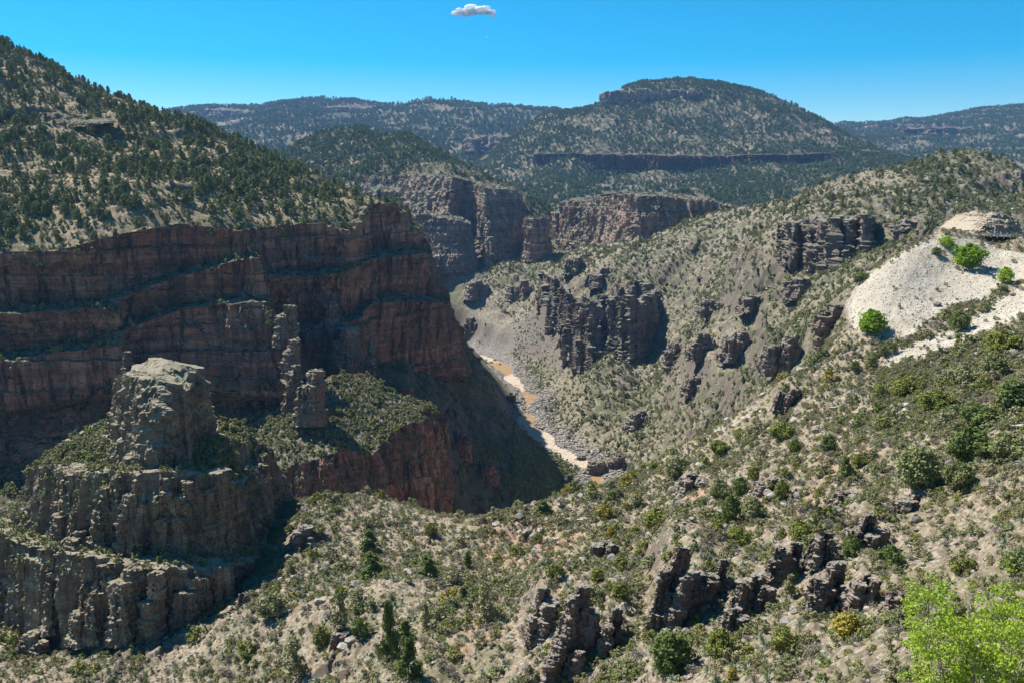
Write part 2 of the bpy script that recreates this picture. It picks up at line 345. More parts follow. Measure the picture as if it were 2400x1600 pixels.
FINS = [(1540,1605,1275,1470,'tall leaning dark red rock fin, leftmost of the row of fins'),(1652,1712,1305,1410,'narrow dark rock fin second in the row from the left'),
 (1727,1805,1345,1440,'squat rock fin low in the middle of the row of fins'),(1810,1900,1268,1345,'broad flat topped dark rock wall among the fins'),
 (1900,1990,1310,1430,'stepped columnar rock pile at the right end of the fins'),(1990,2070,1200,1290,'rough red topped crag above the stepped rock pile'),
 (1243,1288,1372,1500,'thin spire of dark rock left of the jagged ridge'),(1312,1392,1365,1520,'jagged dark rock ridge in the near scrub'),
 (1285,1360,1485,1590,'sloping grey slabs at the foot of the jagged ridge'),(1415,1462,1420,1520,'upright rock blade right of the jagged ridge'),
 (1388,1440,1268,1312,'low clump of dark blocks above the rock blade'),(1823,1884,910,955,'dark red crag below the tip of the white scree'),
 (1600,1650,1110,1150,'small dark crag on the near ridge line'),(1772,1840,1120,1150,'low dark ledge in the red soil of the near slope'),
 (2110,2180,1160,1185,'thin dark ledge below the biggest bush'),
 (690,736,1230,1280,'pile of dark boulders on the saddle left'),(780,808,1465,1512,'small dark rock stack between the left pines'),(1612,1652,1335,1440,'dark rock wedge between the first two fins'),(1908,1950,1245,1318,'dark crag behind the stepped rock pile'),(2005,2050,1345,1420,'low rock right of the stepped rock pile'),(1700,1742,1425,1482,'small rock below the second fin'),(2072,2118,1385,1440,'dark rock left of the large bright tree'),(1960,2010,1150,1180,'low blocky outcrop right of centre on the near slope')]
def fg_disp(P, px, py):
    w = talus(px, py); k = 1 - 0.85 * w
    n = 2.6 * fbm(P, 26, 4, 1) * k + 0.9 * fbm(P, 6, 3, 2, ridged=True) * k + 0.3 * fbm(P, 1.3, 3, 3)
    r = fbm(P, 14, 4, 9); b = blocks(P, 2.2, 30, 70, 0.3)
    n = n + 1.1 * np.clip(r * 3 - 0.75, 0, 1) * (b + 0.6) * k
    fade = sstep(12, 40, P[..., 1]); n = n * fade
    for x0, x1, yt, yb, _ in FINS:                  # each outcrop grows from a swell of bedrock
        h = yb - yt; n = n + 0.62 * h * P[..., 1] / F * np.exp(-((px - (x0 + x1) / 2 - 4) / ((x1 - x0) * 0.75 + 8)) ** 2 - ((py - (yb - h * 0.62)) / (h * 0.42 + 6)) ** 2)
    return n
def fg_attr(P, px, py):
    w = np.maximum(talus(px, py), softpoly(px, py, TAL2) * 0.9)
    red = sstep(0.0, 0.5, fbm(P, 26, 3, 17)) * sstep(850, 1100, px) * sstep(900, 1020, py) * 0.62
    return {'talus': w, 'red': np.clip(red, 0, 1)}
Sheet('near_slope', FG, -0.86, 0.92, 14, 330, 1350, 900, fg_disp, M_FG, 'stony near hillside with a white scree fan on its right', attrs=fg_attr, smooth=True)

RIV = [(1300,1400,388),(1390,1225,478),(1400,1130,534),(1290,1060,591),(1232,1005,650),(1240,940,722),(1195,885,804),(1172,858,848),(1140,842,884),(1040,815,960),(900,800,1010)]
RW = np.array([at(*q) for q in RIV]); ZR = -195.0; RW[:, 2] = ZR
CAN = RIV + [(1270,1110,500),(1200,1140,480),(1120,1200,440),(1000,1180,400),(1000,1000,450),(900,900,470),(1100,1000,520),(1095,900,570),(1060,810,650),(1130,875,650),(1195,990,595),(1150,935,620),(1120,850,720),(1070,795,830),(1000,800,700),
 (0,1200,340),(-400,1200,340),(300,1200,340),(600,1180,345),(800,1200,350),(850,950,440),(300,1250,280),(800,1350,290),(1200,1500,290),
 (1330,1000,628),(1450,1080,545),(1300,900,738),(1250,845,838),(1400,950,635),(1320,870,758),(1380,858,712),(1500,852,700),(1300,650,880),(1500,700,742),(1400,690,780),(1440,800,705),
 (1550,1000,560),(1600,900,565),(1700,1000,470),(1600,1050,480),(1800,925,430),(1800,800,500),(1900,850,400),(1950,700,430),(1700,700,600),(1600,600,760),(1500,590,880),(1700,560,760),(1800,565,680),(1850,620,560),(2000,640,480),(2150,590,470),(2400,600,420),(2600,640,400),
 (1850,515,605),(2000,505,575),(2150,522,535),(2000,470,640),(2100,430,690),(2200,378,745),(2280,378,760),(2350,402,765),(2420,432,765),(2600,500,765),(2300,470,650),(2400,500,600),(1900,480,720),(1800,502,760),(1740,508,800),(1690,506,850),(2050,425,735),(1960,458,725),
 (2200,520,900),(2000,560,930),(2350,560,930),(1850,560,950),(2600,620,950),
 (1100,625,1090),(1000,605,1120),(1200,605,1085),(1280,600,1080),(1350,620,1010),(1050,700,1000),(1150,760,930),(1250,725,925),(1400,605,985),(1290,568,1200),(1200,545,1400),(1700,500,1100),(1500,540,1150),(1100,560,1300),(1400,540,1400),(2000,600,1400),(900,700,1050),(700,750,900),(600,800,700),
 (1700,1150,340),(1900,950,330),(2100,760,330),(2400,700,330),(1500,1300,330),(700,650,1400),(1650,540,950)]
def rdist(P):
    best = np.full(P.shape[:-1], 1e9)
    for a, b in zip(RW[:-1], RW[1:]):
        ab = b[:2] - a[:2]; t = np.clip(((P[..., :2] - a[:2]) @ ab) / (ab @ ab), 0, 1)
        best = np.minimum(best, np.linalg.norm(P[..., :2] - (a[:2] + t[..., None] * ab), axis=-1))
    return best + 5 * vnoise(P[..., 0] / 22, P[..., 1] / 22, P[..., 0] * 0, 31)
def can_disp(P, px, py):
    rd = rdist(P); k = sstep(14, 60, rd)
    n = (9 * fbm(P, 90, 4, 21, ridged=True) + 4.0 * fbm(P, 24, 3, 22, ridged=True)) * k + (1.0 * fbm(P, 6, 3, 23) + 1.0 * fbm(P, 9, 3, 24, ridged=True)) * (0.3 + 0.7 * k)
    r = fbm(P, 40, 4, 29); b = blocks(P, 5, 60, 72, 0.3)
    n = n + 5.5 * np.clip(r * 3 - 0.45, 0, 1) * (b + 0.7) * k
    wd = 4.6 - 2.4 * sstep(0, .6, vnoise(P[..., 1] / 38, P[..., 0] * 0, P[..., 0] * 0, 35)); tgt = ZR - 1.0 + 0.55 * np.clip(rd - wd, 0, 4) + 0.14 * np.clip(rd - wd - 4, 0, 60) + 2.2 * np.clip(fbm(P, 7, 3, 33) + .1, 0, 1) * sstep(3, 7, rd)
    z = P[..., 2] + n; w = sstep(30, 9, rd)
    return z * (1 - w) + tgt * w - P[..., 2]
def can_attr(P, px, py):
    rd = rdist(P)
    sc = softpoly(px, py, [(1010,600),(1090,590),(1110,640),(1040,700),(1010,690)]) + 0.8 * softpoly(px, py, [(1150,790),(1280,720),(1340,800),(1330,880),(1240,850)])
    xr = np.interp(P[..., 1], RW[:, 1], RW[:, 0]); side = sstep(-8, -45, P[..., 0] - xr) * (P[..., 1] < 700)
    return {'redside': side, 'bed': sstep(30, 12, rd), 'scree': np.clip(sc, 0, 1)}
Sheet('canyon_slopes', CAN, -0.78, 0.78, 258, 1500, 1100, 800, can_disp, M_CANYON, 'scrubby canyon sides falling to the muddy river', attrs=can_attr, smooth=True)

LFT = [(-700,-185,640),(-350,-25,640),(0,112,640),(75,145,636),(150,183,632),(215,223,630),(290,240,626),(360,263,622),(430,283,618),(510,315,604),(590,353,590),(660,387,575),(740,427,560),(800,444,548),(850,462,535),(925,478,522),
 (-700,635,385),(-300,615,385),(0,592,386),(150,585,389),(260,556,393),(340,535,400),(430,528,413),(520,538,416),(600,532,448),(740,525,466),(800,535,476),(860,490,502),(900,478,515),
 (0,350,500),(300,390,490),(500,440,480),(650,460,492),(-400,330,500),(150,460,435),(-300,480,430),(760,470,510),
 (-700,0,900),(-300,80,900),(0,190,860),(300,330,840),(500,400,800),(700,480,760),(850,540,700),(940,560,620),(1050,640,640),(1050,700,900),(600,560,1000),(0,300,1100),(950,620,540),
 (-700,900,340),(0,800,355),(400,740,375),(700,700,420),(850,680,455),(950,660,480)]
def left_disp(P, px, py):
    n = 3.5 * fbm(P, 60, 4, 51) + 1.6 * fbm(P, 14, 3, 52, ridged=True) + 0.5 * fbm(P, 3, 2, 53)
    z = P[..., 2] + 6 * vnoise(P[..., 0] / 80, P[..., 1] / 80, P[..., 0] * 0, 55)
    t = z / 17.0; f = t - np.floor(t); m = sstep(-0.1, 0.35, fbm(P, 45, 3, 57))
    n = n + m * 7 * (sstep(0.42, 0.58, f) - f)           # ledges that break the slope
    edge = 1 - 0.75 * np.exp(-((py - 535) / 60) ** 2 * (px > -2000))
    return n * edge - 1.0
RIMX = np.array([(-700,385),(0,385),(150,389),(260,393),(290,396),(430,413),(562,418),(585,444),(740,466),(825,476),(860,502),(928,522),(944,535)], float)
def left_keep(P, px, py): return (P[..., 1] > np.interp(px, RIMX[:, 0], RIMX[:, 1]) - 1) & (P[..., 0] / P[..., 1] < -0.125)
Sheet('left_slope', LFT, -0.86, 0.0, 370, 1100, 900, 640, left_disp, M_LEFT, 'long brown juniper slope rising to the left skyline', keep=left_keep, smooth=True)

MID = [(600,400,1700),(680,352,1680),(760,315,1660),(850,305,1650),(900,322,1620),(958,318,1580),(1030,352,1500),(1110,405,1380),(1200,440,1300),(1300,500,1250),
 (800,420,1350),(850,412,1330),(1000,418,1280),(1120,425,1220),(1180,440,1200),(880,480,1280),(1000,500,1220),(960,520,1180),(1100,560,1140),(1200,580,1120),(700,480,1350),
 (950,370,1420),(800,370,1500),(600,460,2000),(850,420,2000),(1000,450,1900),(1150,520,1700),(1300,600,1500),(600,560,1200),(500,480,1600),(800,600,1130),(1000,600,1100),(1300,640,1100)]
Sheet('middle_hill', MID, -0.42, 0.1, 1080, 2100, 520, 300, lambda P, px, py: 10 * fbm(P, 140, 4, 61, ridged=True) + 4 * fbm(P, 25, 3, 62) - 5, M_FAR, 'twin topped wooded hill above the middle cliffs')

MES = [(1050,420,2900),(1150,360,2900),(1220,300,2850),(1290,266,2800),(1340,260,2750),(1388,257,2720),(1403,247,2700),(1411,224,2680),(1460,212,2690),(1520,200,2700),(1560,194,2700),(1620,192,2700),(1680,201,2680),(1760,221,2650),(1820,239,2620),(1880,269,2560),(1950,311,2460),(2010,341,2370),(2080,361,2270),(2150,383,2170),(2250,421,2050),(2400,481,1950),(2600,551,1900),
 (1260,358,2320),(1400,360,2240),(1600,362,2180),(1800,360,2180),(2000,354,2230),(1260,385,2280),(1400,392,2200),(1600,392,2130),(1900,380,2130),(2050,368,2180),
 (1300,430,1980),(1500,440,1830),(1700,470,1620),(1900,450,1750),(1250,480,1780),(1400,470,1700),(1300,530,1500),(1600,520,1450),(1800,520,1500),(2100,460,1750),(1150,440,2300),(1100,460,2000),(1000,560,1500),(1600,600,1300),(2000,560,1450),(2400,620,1500),
 (1500,300,2450),(1700,290,2450),(1400,290,2500),(1500,250,2580),(1700,240,2570),
 (1300,350,3300),(1500,300,3300),(1700,290,3300),(1900,350,3200),(2100,420,3000),(2400,520,2700),(1100,450,3300)]
Sheet('mesa_slopes', MES, -0.2, 0.8, 1280, 3400, 950, 520, lambda P, px, py: 16 * fbm(P, 260, 4, 81, ridged=True) + 7 * fbm(P, 45, 3, 82) - 9, M_FAR, 'broad wooded mesa with a pale rim cliff near its top')

FARP = [(-400,300,4300),(200,280,4300),(430,262,4200),(480,251,4200),(600,246,4200),(700,240,4200),(760,238,4200),(850,245,4200),(950,244,4200),(1040,239,4200),(1150,240,4200),(1240,246,4200),(1320,255,4200),(1450,285,4200),(1650,320,4400),(1800,310,4700),
 (500,330,3100),(800,330,3050),(1000,340,2950),(1200,360,2950),(300,350,3200),(600,285,3600),(900,285,3500),(1150,290,3500),
 (1950,292,5200),(2050,290,5200),(2150,285,5100),(2200,274,5050),(2300,263,5000),(2400,253,4950),(2600,240,4900),(2000,335,3700),(2200,385,3050),(2400,405,2750),(2600,400,2600),(2100,312,4300),(2300,320,3800),(1500,400,3000),(1800,420,3000),
 (-400,420,6500),(500,360,6500),(1000,350,6500),(1500,360,6500),(2000,350,7000),(2600,330,6500)]
def far_disp(P, px, py):
    n = 45 * fbm(P, 700, 4, 91, ridged=True) + 12 * fbm(P, 90, 3, 92, ridged=True) - 26
    z = P[..., 2] + n; t = z / 62.0; f = t - np.floor(t); m = sstep(0.0, 0.4, fbm(P, 500, 3, 97))
    return n + m * 40 * (sstep(0.35, 0.5, f) - f)
Sheet('far_ridges', FARP, -0.85, 0.85, 2550, 7000, 1050, 420, far_disp, M_FAR, 'blue forested ridges along the skyline')
# ---------------------------------------------------------------- cliffs
def lower(row, dpy=0, dd=0): return [(a, b + dpy, d + dd) for a, b, d in row]
rim = [(-600,632,385),(-300,615,385),(0,590,385),(150,583,388),(258,554,392),(290,546,396),(430,525,412),(562,540,417),(582,532,442),(740,523,464),(825,540,474),(855,482,500),(928,476,522),(940,482,600),(935,490,760)]
t1 = [(-600,765,382),(-300,750,382),(0,728,384),(150,722,386),(262,712,389),(288,688,394),(430,640,410),(592,602,414),(612,640,438),(740,640,458),(822,628,468),(868,600,494),(982,590,520),(992,592,610),(985,600,760)]
t2 = [(-600,860,374),(-300,850,374),(0,830,376),(150,815,378),(270,800,380),(290,765,388),(430,718,399),(620,700,402),(634,760,440),(740,760,452),(828,745,460),(880,700,486),(1030,700,525),(1040,700,620),(1030,700,760)]
t3 = [(-600,990,362),(-300,980,362),(0,958,366),(150,935,368),(278,918,370),(305,925,386),(430,915,386),(690,930,378),(716,925,436),(790,905,440),(850,895,450),(905,880,482),(1086,880,548),(1100,880,640),(1090,880,760)]
t4 = [(-600,1200,345),(-300,1200,345),(0,1180,350),(150,1170,352),(280,1150,356),(310,1130,374),(430,1120,374),(705,1090,366),(730,1040,424),(790,1010,424),(850,1000,430),(905,990,456),(1120,1010,545),(1130,960,640),(1120,900,760)]
back = [(a, b + 6, d + 30) for a, b, d in rim]
W_ROWS = [back, rim, lower(t1, -10, 6), lower(t1, 4, -9), lower(t2, -8, 6), lower(t2, 8, -8), t3, lower(t3, 14, 15), lower(t4, -60, 14), lower(t4, 60, -12)]
loft('red_cliff_wall', W_ROWS, 460, 1000, M_WALL, 'long shaded red cliff wall below the juniper slope', 8.5, 3.2, 13, 101, big=0.8, strata=0.35, rough=0.22, smc=0.3)

b0 = [(560,985,378),(640,960,378),(700,930,384),(780,878,396),(860,878,402),(920,915,398),(985,945,392),(1010,950,420),(1010,950,450)]
b1 = [(575,1060,352),(640,1035,350),(700,1010,352),(780,965,362),(850,955,370),(905,962,372),(985,962,374),(1008,965,410),(1010,965,450)]
b2 = [(590,1140,335),(650,1100,334),(710,1082,334),(800,1052,338),(872,1060,342),(930,1005,352),(985,985,360),(1010,985,400),(1015,985,450)]
b3 = [(600,1210,328),(665,1215,328),(720,1210,328),(805,1200,330),(880,1195,334),(945,1180,344),(1012,1150,352),(1045,1130,400),(1050,1100,450)]
b4 = lower(b3, 130, -6)
loft('lower_bench', [b0, b1, b2, b3, b4], 240, 460, M_WALL, 'sunlit scrubby bench on a dark cliff below the red wall', 5.5, 2.0, 9, 131, big=0.6, strata=0.3, smc=0.4, top=0.9)

def ring(front, back_d, by=0):
    """front: arc left to right; closed behind by points moved back by back_d"""
    n = len(front); bk = []
    for i in (0.85, 0.5, 0.15):
        j = int(round(i * (n - 1))); a, b, d = front[j]; P = at(a, b, d); P = P + np.array([0, back_d, by]); bk.append((0, 0, 0, P))
    return list(front) + bk
def stack(name, rings, nr, nc, mat, label, size, amp, hz, seed, cat='rock', kind='structure', **kw):
    c = np.mean([at(*q) if len(q) == 3 else q[3] for q in rings[0]], 0)
    cap = [(0, 0, 0, c) for _ in rings[0]]
    return loft(name, [cap] + rings, nr, nc, mat, label, size, amp, hz, seed, closed=True, cat=cat, kind=kind, **kw)
def box_ring(x0, x1, py, d, dep, bulge=0.04, tilt=0):
    """a rounded-rectangle ring seen from the front"""
    fr = []
    for k in range(7):
        s = k / 6; x = x0 + (x1 - x0) * s; bb = (abs(s - 0.5) * 2) ** 3
        fr.append((x, py + tilt * (s - 0.5) - 2 * bb, d + bb * dep * 0.35))
    return ring(fr, dep)
# foreground tower
T1 = ring([(60,1110,186),(104,1082,179),(140,1102,169),(230,1103,161),(330,1103,157),(430,1100,158),(500,1112,163),(560,1150,172),(610,1080,188)], 26, 1)
T2 = ring([(40,1240,184),(76,1240,177),(118,1270,166),(230,1285,157),(330,1298,153),(430,1298,154),(515,1285,161),(580,1265,171),(640,1220,188)], 34, -6)
T2b = ring([(-30,1240,184),(6,1238,175),(40,1272,162),(220,1300,150.5),(330,1324,146.5),(430,1330,147.5),(530,1325,155),(600,1300,168),(650,1250,188)], 36, -6)
T3 = ring([(-50,1470,176),(-5,1455,171),(40,1495,161),(200,1515,151),(330,1500,147),(430,1500,148),(520,1500,155),(590,1450,166),(650,1330,186)], 36, -16)
T4 = ring([(-60,1600,172),(-5,1600,168),(40,1640,157),(200,1660,147),(330,1650,143),(430,1650,144),(520,1640,151),(600,1600,162),(660,1460,182)], 36, -22)
stack('castle_rock_base', [T1, T2, T2b, T3, T4], 520, 800, M_TOWER, 'broad two tiered columnar rock buttress at lower left', 4.0, 1.5, 12, 151, big=0.6, strata=0.1, rough=0.3, top=0.5, smc=0.5)
P1 = ring([(288,884,181),(302,874,175),(342,882,168),(374,890,167),(404,898,169),(420,914,173)], 12, 0.5)
P2 = ring([(270,955,184),(286,960,174),(336,962,164),(388,962,163),(424,962,168),(438,955,174)], 15)
P3 = ring([(255,1040,184),(276,1048,173),(336,1062,161),(390,1062,161),(428,1050,167),(446,1028,174)], 18)
P4 = ring([(240,1120,180),(275,1130,166),(336,1150,160),(390,1150,160),(432,1130,166),(450,1105,175)], 18)
stack('castle_rock_pinnacle', [P1, P2, P3, P4], 260, 420, M_TOWER, 'pale blocky pinnacle standing on the castle rock', 3.2, 1.2, 7, 171, big=0.4, strata=0.3, rough=0.8, top=0.9, smc=0.5)
T5 = ring([(120,1062,196),(170,1045,186),(280,1048,176),(400,1052,172),(500,1040,178),(580,1030,190)], 18, 0)
T6 = ring([(95,1120,196),(140,1120,182),(270,1120,168),(400,1125,164),(520,1120,172),(600,1120,188)], 24, -3)
stack('castle_rock_terrace', [T5, T6], 200, 500, M_TOWER, 'sloping bouldery terrace round the foot of the pinnacle', 2.6, 0.9, 5, 175, strata=0.2, rough=0.5, top=0.6)
# pillars round it
def butte(name, x0, x1, yt, yb, d, dep, mat, label, size, amp, hz, seed, flare=0.12, nr=120, nc=200, tilt=0, **kw):
    w = (x1 - x0) * flare
    rs = [box_ring(x0 + w * .5, x1 - w * .5, yt, d, dep, tilt=tilt), box_ring(x0 + w * .25, x1 - w * .25, yt + (yb - yt) * .33, d - dep * .04, dep * 1.05), box_ring(x0, x1, yb, d - dep * .1, dep * 1.2), box_ring(x0 - w, x1 + w, yb + (yb - yt) * .35, d - dep * .2, dep * 1.3)]
    return stack(name, rs, nr, nc, mat, label, size, amp, hz, seed, **kw)
def crag(name, x0, x1, yt, yb, d, mat, label, seed, cat='outcrop', lean=0.3, n=None, size=None, kind=None):
    """an outcrop of several broken blades of rock rising from the slope, one mesh"""
    rg = np.random.default_rng(seed); Vs, Fs = [], []; off = 0; wpx, hpx = x1 - x0, yb - yt; n = n or int(np.clip(round(wpx / 16), 3, 6)); m = d / F
    for i in range(n):
        s = (i + 0.5) / n; bw = wpx / n * rg.uniform(0.75, 1.3); cx = x0 + wpx * s; hh = hpx * (1.0 if i == n // 2 else rg.uniform(0.45, 0.9)); dd = d + rg.uniform(-.8, .8) * wpx * m * .3 + (1.5 if i == n // 2 else 0)
        ln = lean * hh * rg.uniform(0.5, 1.0); dep = bw * m * rg.uniform(1.2, 2.2); R_ = []
        for f, ww in ((0.0, 1.9), (0.35, 1.45), (0.72, 1.15), (0.95, 0.85)):
            y = yb + 14 - (hh + 14) * f; w2 = bw * ww * 0.68; c = cx + ln * f - ln * 0.5
            R_.append(ring([(c - w2, y + rg.uniform(-4, 4), d + 0 * dd + dep * .3), (c - w2 * .75, y, dd - dep * .1 * ww), (c, y + 2, dd - dep * .3 * ww), (c + w2 * .75, y, dd - dep * .05 * ww), (c + w2, y + rg.uniform(-4, 4), dd + dep * .4)], dep * (1.3 - f * .5), -rg.uniform(0.1, 0.5) * f))
        R_ = R_[::-1]; C = np.array([[at(*q) if len(q) == 3 else q[3] for q in r] for r in R_]); C = np.concatenate([np.repeat(C[:1].mean(1, keepdims=True), C.shape[1], 1) + np.array([0, 0, 0.1]), C])
        nr_, nc_ = int(np.clip(hh * 0.8, 30, 110)), int(np.clip(bw * 3, 60, 130))
        G = cr(C, nr_, False, 0.1); G = np.swapaxes(cr(np.swapaxes(G, 0, 1), nc_, True, 0.4), 0, 1)
        sz = size or max(0.8, min(d / 120, bw * m * .7)); Q = rockify(G, normals(G, True), sz, sz * 0.42, sz * 1.5, seed * 7 + i, strata=0.5, rough=0.8, top=0.8, crack=0.6)
        Vs.append(Q.reshape(-1, 3)); Fs.append(grid_faces(nr_, nc_, True) + off); off += nr_ * nc_
    return struct(name, np.concatenate(Vs), np.concatenate(Fs), mat, label, None, False, cat, kind)
for k, a in enumerate([
 (415,462,1345,1490,146,6,'tall detached column against the foot of the castle rock'),
 (528,592,1385,1520,142,7,'square topped block pillar right of the castle rock'),
 (585,652,1415,1545,140,6,'outermost broken pillar on the right of the castle rock'),
 (490,540,1480,1560,138,4,'short stump of rock in the scrub before the castle rock'),
 (100,122,1095,1240,176,4,'thin upright column on the left shoulder of the castle rock'),
 (30,95,1480,1560,150,5,'lumpy rock knob at the lower left foot of the castle rock'),
 (150,215,1240,1290,157,5,'stubby ledge block halfway down the castle rock'),
 (560,600,1075,1180,186,8,'upright rock ear on the right flank of the castle rock')]):
    crag('rock_pillar', a[0], a[1], a[2], a[3], a[4], M_TOWER, a[6], 200 + k, 'rock pillar', 0.05, n=2 if a[1] - a[0] < 50 else 4, size=1.8)
# spur pillars of the wall and the sunlit knobs
for k, a in enumerate([
 (684,762,862,985,352,14,'lit square pillar where the spur meets the bench'),
 (672,700,850,950,362,12,'narrow lit column beside the square pillar on the spur'),
 (648,692,712,800,386,12,'upper lit crest of the spur on the red wall'),
 (662,700,790,880,376,12,'middle lit step of the spur on the red wall'),
 (286,300,820,870,366,6,'slim lit finger of rock behind the pinnacle'),
 (292,356,858,900,362,12,'small flat lit block just behind the pinnacle top'),
 (780,835,765,850,432,22,'bushy topped rock knob in the dark recess'),
 (856,876,795,870,436,12,'green streaked narrow knob right of the bushy one'),
 (762,790,684,760,450,16,'highest scrubby knob in the dark recess'),
 (700,745,540,600,462,14,'scrubby rock step at the wall rim'),
 (560,600,612,690,412,10,'rounded lit shoulder halfway up the red wall')]):
    mx, hw = (a[0] + a[1]) / 2, (a[1] - a[0]) * 0.34
    crag('rock_turret', mx - hw, mx + hw, a[2], a[3], a[4] - 3, M_SPUR, a[6], 230 + k, 'rock turret', 0.05, n=2, size=3.2)
rc = np.random.default_rng(77)
def front(r, x): r = [q for q in r if len(q) == 3]; return float(np.interp(x, [q[0] for q in r], [q[2] for q in r]))
for k in range(15):
    up = k < 7; x = (112 + k * 62 if up else 20 + (k - 7) * 68) + rc.uniform(-30, 30); w = rc.uniform(16, 70)
    yt = (1098 if up else 1322) + rc.uniform(-6, 60 if k % 2 else 15); yb = (1285 if up else 1500) - (25 if x < 120 else 0)
    crag('castle_rock_columns', x, x + w, yt, yb, front(T1 if up else T2b, x + w / 2) - rc.uniform(0.5, 2.5) - 2.5, M_TOWER, 'weathered columns on the front of the castle rock', 600 + k, 'rock', 0.02, n=2, size=1.6, kind='structure')
# mid-distance buttes
butte('butte', 1228, 1288, 513, 588, 1040, 34, M_BUTTE, 'small free standing red rock tower in the gap', 8, 3.0, 12, 261, flare=0.15, nr=110, nc=180, kind=None, cat='butte')
lb = [[(960,410,1230),(1062,415,1165),(1084,428,1185),(1122,438,1160),(1134,440,1085),(1200,445,1110),(1215,455,1160)],
      [(955,470,1210),(1052,480,1145),(1076,505,1175),(1124,505,1150),(1138,510,1072),(1205,500,1095),(1222,510,1150)],
      [(950,520,1190),(1042,540,1125),(1070,545,1150),(1126,555,1130),(1140,570,1055),(1212,560,1080),(1232,560,1140)],
      [(940,600,1150),(1030,620,1095),(1068,630,1110),(1128,640,1080),(1142,650,1030),(1225,640,1060),(1245,620,1130)]]
stack('butte', [ring(r, 150) for r in lb], 220, 420, M_BUTTE, 'tall red butte with one sunlit edge left of the gap', 12, 5, 16, 271, kind=None, cat='butte', top=0.8)
lc = [[(968,515,1080),(985,500,1060),(1030,512,1050),(1070,515,1050),(1100,525,1065)],[(966,560,1075),(982,565,1050),(1030,570,1040),(1075,570,1040),(1110,575,1060)],[(960,600,1070),(980,600,1040),(1030,602,1030),(1075,600,1030),(1120,600,1050)],[(955,640,1060),(980,640,1030),(1030,642,1020),(1075,640,1020),(1130,640,1040)]]
stack('butte', [ring(r, 70) for r in lc], 110, 240, M_BASALT, 'dark rounded cliff just right of the red wall edge', 9, 3.5, 14, 281, kind=None, cat='cliff', top=0.8)
rb = [[(1318,475,1120),(1400,470,1060),(1440,455,1000),(1480,455,955),(1500,458,940),(1560,460,938),(1600,470,945),(1660,468,960),(1720,490,960)],
      [(1312,520,1115),(1392,525,1050),(1436,525,990),(1476,515,945),(1498,515,930),(1560,515,928),(1605,515,938),(1665,510,955),(1730,520,950)],
      [(1305,565,1105),(1385,575,1040),(1430,580,975),(1472,560,935),(1496,558,925),(1560,562,920),(1615,545,935),(1675,530,950),(1740,530,945)],
      [(1295,620,1090),(1375,640,1020),(1425,650,950),(1470,620,920),(1494,610,910),(1560,610,905),(1620,590,920),(1680,570,940),(1750,560,930)]]
stack('butte', [ring(r, 130) for r in rb], 260, 620, M_BUTTE, 'long pale pink butte with a dark alcove right of the gap', 10, 4.6, 16, 291, kind=None, cat='butte', top=0.8)
for k, a in enumerate([(1290,1345,500,560,1180,40,'pale blocky ledge in the gap between the buttes'),(1240,1300,540,580,1250,40,'low dark ledge deep in the gap')]):
    butte('rock_ledge', *a[:6], M_BUTTE, a[6], 9, 3.5, 12, 300 + k, nr=60, nc=100, kind=None, cat='rock')
# band cliffs: (name, [(px, ytop, ybot, d)...], dep, ...)
def band(name, ctl, dep, mat, label, size, amp, hz, seed, nr=90, nc=500, out=0.02, **kw):
    rg = np.random.default_rng(seed); n = max(10, len(ctl) * 4); X = np.linspace(ctl[0][0], ctl[-1][0], n); A_ = np.array(ctl, float); hh = (A_[:, 2] - A_[:, 1]).mean()
    ctl = [(x, np.interp(x, A_[:, 0], A_[:, 1]) + rg.uniform(-.14, .14) * hh, np.interp(x, A_[:, 0], A_[:, 2]) + rg.uniform(-.2, .2) * hh, np.interp(x, A_[:, 0], A_[:, 3]) + rg.uniform(-.25, .25) * dep) for x in X]
    r0 = [(a, yt - 1, d + dep) for a, yt, yb, d in ctl]; r1 = [(a, yt, d) for a, yt, yb, d in ctl]
    r2 = [(a, (yt + yb) / 2, d * (1 - out * .3)) for a, yt, yb, d in ctl]; r3 = [(a, yb, d * (1 - out)) for a, yt, yb, d in ctl]
    r4 = [(a, yb + (yb - yt) * .5, d * (1 - out * 1.2)) for a, yt, yb, d in ctl]
    return loft(name, [r0, r1, r2, r3, r4], nr, nc, mat, label, size, amp, hz, seed, **kw)
band('basalt_cliff', [(1262,650,705,845),(1300,662,745,800),(1345,696,815,750),(1375,705,855,722),(1440,700,858,706),(1500,700,856,700),(1530,692,835,722),(1537,680,800,750)], 40, M_BASALT, 'dark columnar cliff above the river on the right bank', 4.6, 3.6, 16, 311, nr=280, nc=460, crack=1.1, strata=0.15)
band('ledge_cliff', [(1820,522,590,575),(1880,508,612,548),(1940,508,632,524),(2000,512,636,514),(2060,518,612,512),(2110,524,596,506),(2180,512,572,508),(2250,516,570,505)], 75, M_BASALT, 'broken grey cliff band under the right hand juniper hill', 4.5, 3.2, 12, 321, nr=160, nc=420, crack=0.9)
band('ledge_cliff', [(855,408,445,1330),(920,412,450,1300),(960,416,462,1285),(1010,414,455,1270),(1060,418,450,1240)], 60, M_BUTTE, 'pale red cliff band under the middle hill', 12, 5, 14, 341, nr=80, nc=240)
band('rim_cliff', [(1404,222,252,2660),(1430,216,250,2640),(1480,214,246,2620),(1540,212,246,2610),(1600,214,245,2600),(1640,218,240,2600)], 30, M_BUTTE, 'pale cliff just under the mesa top', 22, 9, 24, 351, out=0.004, nr=70, nc=300)
